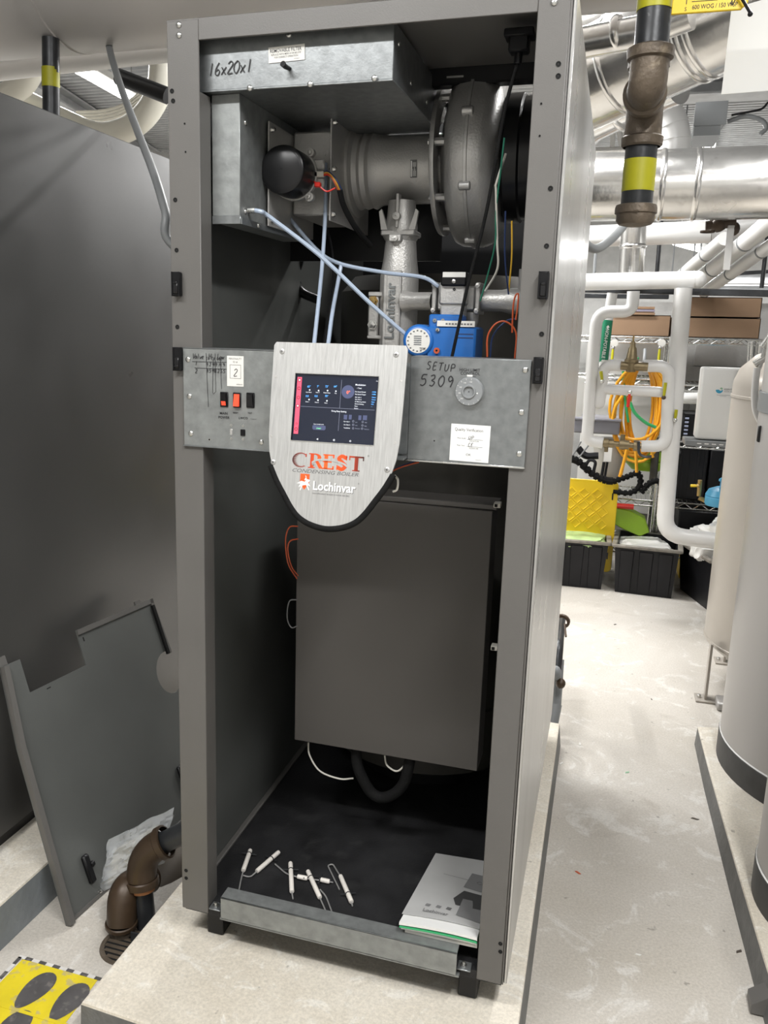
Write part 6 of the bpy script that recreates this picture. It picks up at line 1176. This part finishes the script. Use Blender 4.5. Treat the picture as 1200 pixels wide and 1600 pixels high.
def chain(lab, pts, r, m=RUBBER):
    t = thing('rubber_track', lab, 'rubber track', pts[0], 'black rubber tracks on the lower shelf'); P_ = curve(pts, 6); k = MB(); k.tube(P_, r * .7, 8); k.build('band', m, t)
    k = MB()
    for i in range(0, len(P_) - 1, 2): d = (P_[i + 1] - P_[i]).normalized() * r * .45; k.tube([P_[i] - d, P_[i] + d], r, 8)
    k.build('tread', m, t)
chain('black rubber track arching by the boiler side', [(0.623, 3.5, 0.583), (0.686, 3.5, 0.561), (0.761, 3.5, 0.5), (0.834, 3.5, 0.468), (0.887, 3.5, 0.464)], .022)
chain('black rubber track looped in the middle of the lower shelf', [(0.888, 3.6, 0.448), (0.956, 3.6, 0.48), (1.014, 3.6, 0.503), (1.031, 3.6, 0.436), (0.982, 3.6, 0.387), (0.886, 3.6, 0.387)], .018)
chain('small black rubber track left of the thick white pipe', [(1.044, 3.6, 0.4), (1.081, 3.6, 0.452), (1.132, 3.6, 0.467), (1.158, 3.6, 0.409)], .018)
k = MB(); k.tube(curve([(0.671, 3.55, 0.635), (0.717, 3.55, 0.594), (0.788, 3.55, 0.598)]), .02, 8); k.tube(curve([(0.714, 3.5, 0.515), (0.738, 3.5, 0.572), (0.773, 3.5, 0.567), (0.77, 3.5, 0.519)]), .009, 8); k.build('black_tool', TOTE, label='black hooked plastic tool over the rubber track', cat='tool')
for i in range(2):
    a, b2 = (((0.647, 3.5, 0.596), (0.687, 3.5, 0.68)), ((0.674, 3.5, 0.575), (0.737, 3.5, 0.672)))[i]; k = MB(); k.tube([a, b2], .005, 6); k.build('thin_rod', GREYP, label='%s thin grey rod leaning at the shelf end' % ['left', 'right'][i], cat='rod')
LT = thing('lime_tool', 'lime green plastic tool case under the lower shelf', 'case', (1, 3.7, 0.196)); k = MB(); pts = [(0.866, 3.7, 0.282), (0.995, 3.7, 0.262), (1.082, 3.7, 0.216), (1.113, 3.7, 0.141), (1.062, 3.7, 0.112), (0.969, 3.7, 0.143), (0.881, 3.7, 0.186), (0.784, 3.7, 0.157), (0.775, 3.7, 0.267)]
k.prism([(p[0], p[2]) for p in pts], 0, .12, M=front(0, 3.82, 0), bev=.006); k.build('body', LIME, LT); k = MB(); a, b2 = (0.891, 3.69, 0.204), (0.916, 3.69, 0.25); k.box((a[0], 3.69, a[2]), (b2[0], 3.70, b2[2])); k.build('grey_patch', CRATE, LT)
k = MB(); k.tube([(0.913, 3.7, 0.286), (1.011, 3.7, 0.287)], .016, 10); k.build('red_roll', RED, label='red rolled cloth above the lime case', cat='cloth')
BT = thing('blue_tank', 'light blue pressure tank at the right end of the lower shelf', 'tank', (1.427, 3.3, 0.421)); q = Vector((1.448, 3.38, 0.394)); k = MB(); k.lathe([(.001, 0), (.085, 0), (.09, .01), (.09, .045), (.086, .05), (.09, .055), (.075, .085), (.04, .10), (.022, .102), (.022, .13), (.03, .132), (.03, .142), (.02, .15), (.001, .15)], q, (0, 0, 1), 32); k.build('shell', TANKBL, BT)
# totes
def tote(lab, cx, cy, w_, d_, h, rot, z0=FZ, tex=None):
    t = thing('storage_tote', lab, 'tote', (cx, cy, z0), 'black totes on the floor', (0, 0, rot)); M = Matrix.Translation((cx, cy, z0)) @ Matrix.Rotation(rot, 4, 'Z')
    tp = .88; k = MB(); O = []
    for (s_, z, th) in ((tp, 0, 0), (1, h, 0), (1, h, .012), (tp, .012, .012)):
        O.append([(x * (w_ / 2 * s_ - th), y * (d_ / 2 * s_ - th), z) for x, y in ((-1, -1), (1, -1), (1, 1), (-1, 1))])
    vs = sum(O, []); fs = [(0, 3, 2, 1), (12, 13, 14, 15)]
    for r_ in range(3):
        for i in range(4): fs.append((r_ * 4 + i, r_ * 4 + (i + 1) % 4, r_ * 4 + 4 + (i + 1) % 4, r_ * 4 + 4 + i))
    k.add(vs, fs, None, M); k.build('shell', TOTE, t, smooth=False)
    k = MB()
    for s_ in (-1, 1):
        k.box((-w_ / 2 - .012, s_ * (d_ / 2 + .004) - .012, h - .014), (w_ / 2 + .012, s_ * (d_ / 2 + .004) + .012, h + .004), bev=.004, M=M); k.box((s_ * (w_ / 2 + .004) - .014, -d_ / 2, h - .016), (s_ * (w_ / 2 + .004) + .014, d_ / 2, h + .004), bev=.004, M=M)
    k.build('rim', RIMM, t)
    for i in range(3):
        x = (-.3 + .3 * i) * w_; k = MB(); k.add([(x - .03, -d_ / 2 * tp - .006, .01), (x + .03, -d_ / 2 * tp - .006, .01), (x + .034, -d_ / 2 - .004, h - .03), (x - .034, -d_ / 2 - .004, h - .03), (x - .035, -d_ / 2 * tp + .004, .01), (x + .035, -d_ / 2 * tp + .004, .01), (x + .04, -d_ / 2 + .004, h - .03), (x - .04, -d_ / 2 + .004, h - .03)], [(0, 1, 2, 3), (0, 3, 7, 4), (1, 5, 6, 2), (3, 2, 6, 7), (0, 4, 5, 1)], None, M); k.build('rib', TOTE, t, smooth=False)
    return t, M
a, b2 = (0.941, 3.438, -0.17), (1.251, 3.409, -0.17)
cx = (a[0] + b2[0]) / 2; cy = (a[1] + b2[1]) / 2 + .2
tote('black tote with a taupe rim in the middle of the row, white sacks inside', cx + .008, cy - .02, .345, .38, .285, -.06)
from mathutils import noise as _n
def sack(lab, c, sz, m, seed, rot=0, grp='sacks in the totes'):
    k = MB(); bb_ = bmesh.new(); bmesh.ops.create_icosphere(bb_, subdivisions=4, radius=1)
    for v in bb_.verts:
        p = v.co.copy(); q = Vector([math.copysign(abs(t) ** .6, t) for t in p]); n_ = _n.noise(p * 2.2 + Vector((seed, 0, 0))) * .22 + abs(_n.noise(p * 6 + Vector((seed, 3, 0)))) * .12
        v.co = Vector((q.x * sz[0], q.y * sz[1], q.z * sz[2])) * (1 + n_)
    k.bm(bb_, None, Matrix.Translation(c) @ Matrix.Rotation(rot, 4, 'Z')); return k.build('sack', m, label=lab, cat='sack', group=grp)
sack('flat folded white sack filling the middle tote', (cx - .01, cy, FZ + .245), (.13, .15, .035), SACK, 1, .1)
sack('small brownish-white bundle under the folded sack in the middle tote', (cx + .06, cy - .09, FZ + .235), (.09, .09, .03), SACK, 8)
tote('black tote half hidden behind the boiler side, green bags inside', (0.75, 3.299, -0.17)[0] - .04, cy + .0, .34, .38, .285, .03)
xl = (0.75, 3.299, -0.17)[0] - .03
sack('green and white bag lying flat in the left tote', (xl + .02, cy - .05, FZ + .26), (.13, .13, .035), SACKG, 2)
sack('white printed bag standing upright in the left tote', (xl - .05, cy + .08, FZ + .33), (.09, .07, .09), SACKG, 5)
tote('black tote at the right, half hidden by the tanks, heaped with white sacks', 1.52, cy - .12, .36, .46, .29, .30)
for i, (dx, dy, dz, s_) in enumerate(((-.10, -.12, .30, .085), (.02, -.15, .31, .09), (-.04, .02, .36, .10), (.09, .0, .37, .10), (-.09, .16, .33, .09), (.05, .14, .42, .09), (-.01, -.06, .42, .075))):
    sack(['front left', 'front middle', 'centre', 'centre right', 'back left', 'topmost back', 'topmost middle'][i] + ' crumpled white sack heaped in the right tote', (1.50 + dx * .9, cy - .12 + dy * .8, FZ + dz), (s_, s_ * .9, s_ * .62), SACK, 11 + i, i)
k = MB(); a, b2 = (1.314, 3.861, -0.17), (1.389, 3.891, -0.17); k.box((a[0], a[1], FZ), (b2[0] + .05, a[1] + .25, FZ + .15), bev=.01); k.build('yellow_tote', YEL, label='small yellow bin on the floor between the totes', cat='bin')
# yellow lid standing behind the left tote
YLd = thing('tote_lid', 'yellow tote lid with a diamond pattern standing upright behind the left tote', 'lid', (0.828, 3.62, -0.137))
a, b2 = (0.531, 3.62, 0.445), (0.915, 3.62, -0.088); zt_l, zb_l = (0.781, 3.62, 0.444)[2], (0.855, 3.62, -0.106)[2]
rr = []
for cx_, cz_, a0 in ((b2[0] - .03, zt_l - .03, 0), (a[0] + .03, zt_l - .03, PI / 2), (a[0] + .03, zb_l + .03, PI), (b2[0] - .03, zb_l + .03, 3 * PI / 2)): rr += [(cx_ + .03 * math.cos(a0 + PI / 2 * i / 5), cz_ + .03 * math.sin(a0 + PI / 2 * i / 5)) for i in range(6)]
k = MB(); k.prism(rr, -.012, 0, M=front(0, 3.62, 0), bev=.003); k.build('panel', YEL, YLd)
k = MB(); M = front(0, 3.62, 0)
xs_, zs_ = b2[0] - .045, zt_l - .05
for i in range(-1, 4):
    for j in range(6):
        x = xs_ - .07 - i * .074 + (.037 if j % 2 else 0) - .0; z = zs_ - .03 - j * .037
        if x + .03 > xs_ or x - .03 < a[0] or z - .03 < zb_l: continue
        h = .029
        for s0, s1 in (((-h, 0), (0, h)), ((0, h), (h, 0)), ((h, 0), (0, -h)), ((0, -h), (-h, 0))): k.tube([(x + s0[0], z + s0[1], .001), (x + s1[0], z + s1[1], .001)], .0035, 5, M=M)
k.build('diamond_ribs', YEL, YLd, smooth=False, kind='stuff')
for z in (zt_l - .09, zb_l + .10): k = MB(); k.box((xs_ + .012, z - .02, 0), (xs_ + .02, z + .02, .003), M=M); k.build('clip_slot', BLACKM, YLd, smooth=False)
# small litter on the floor
rnd = random.Random(3)
for i, (q, s_, m, lb) in enumerate((((0.984, 1.302, -0.17), .010, LEAF, 'pale green scrap on the middle of the aisle floor'), ((0.823, 1.455, -0.17), .012, PAPER, 'pale splinter near the boiler pad edge'), ((0.767, 1.288, -0.17), .012, PAPER, 'small pale chip beside the kerb'), ((1.139, 2.122, -0.17), .006, WHITE, 'tiny white crumb in the far aisle'),
    ((1.087, 1.955, -0.17), .006, BROWNP, 'tiny dark crumb in the middle of the far aisle'), ((1.232, 1.823, -0.17), .009, WHITE, 'white crumb by the taupe tank leg'), ((0.998, 0.403, -0.17), .008, PAPER, 'pale crumb low in the aisle'), ((0.847, 0.681, -0.17), .009, ORW, 'rusty splinter on the aisle floor'), ((0.944, 2.853, -0.17), .010, BROWNP, 'dark crumb before the middle tote'), ((1.231, 0.495, -0.17), .010, BROWNP, 'dark scrap near the right pad edge'), ((1.18, 1.076, -0.17), .012, BROWNP, 'dark curled scrap beside the right pad'))):
    k = MB(); M = Matrix.Translation((q[0], q[1], FZ)) @ Matrix.Rotation(rnd.uniform(0, 3), 4, 'Z'); k.prism([(-s_, -s_ * .2), (s_ * .6, -s_ * .35), (s_, s_ * .2), (-s_ * .5, s_ * .3)], 0, .002, M=M); k.build('floor_scrap', m, smooth=False, label=lb, cat='scrap')
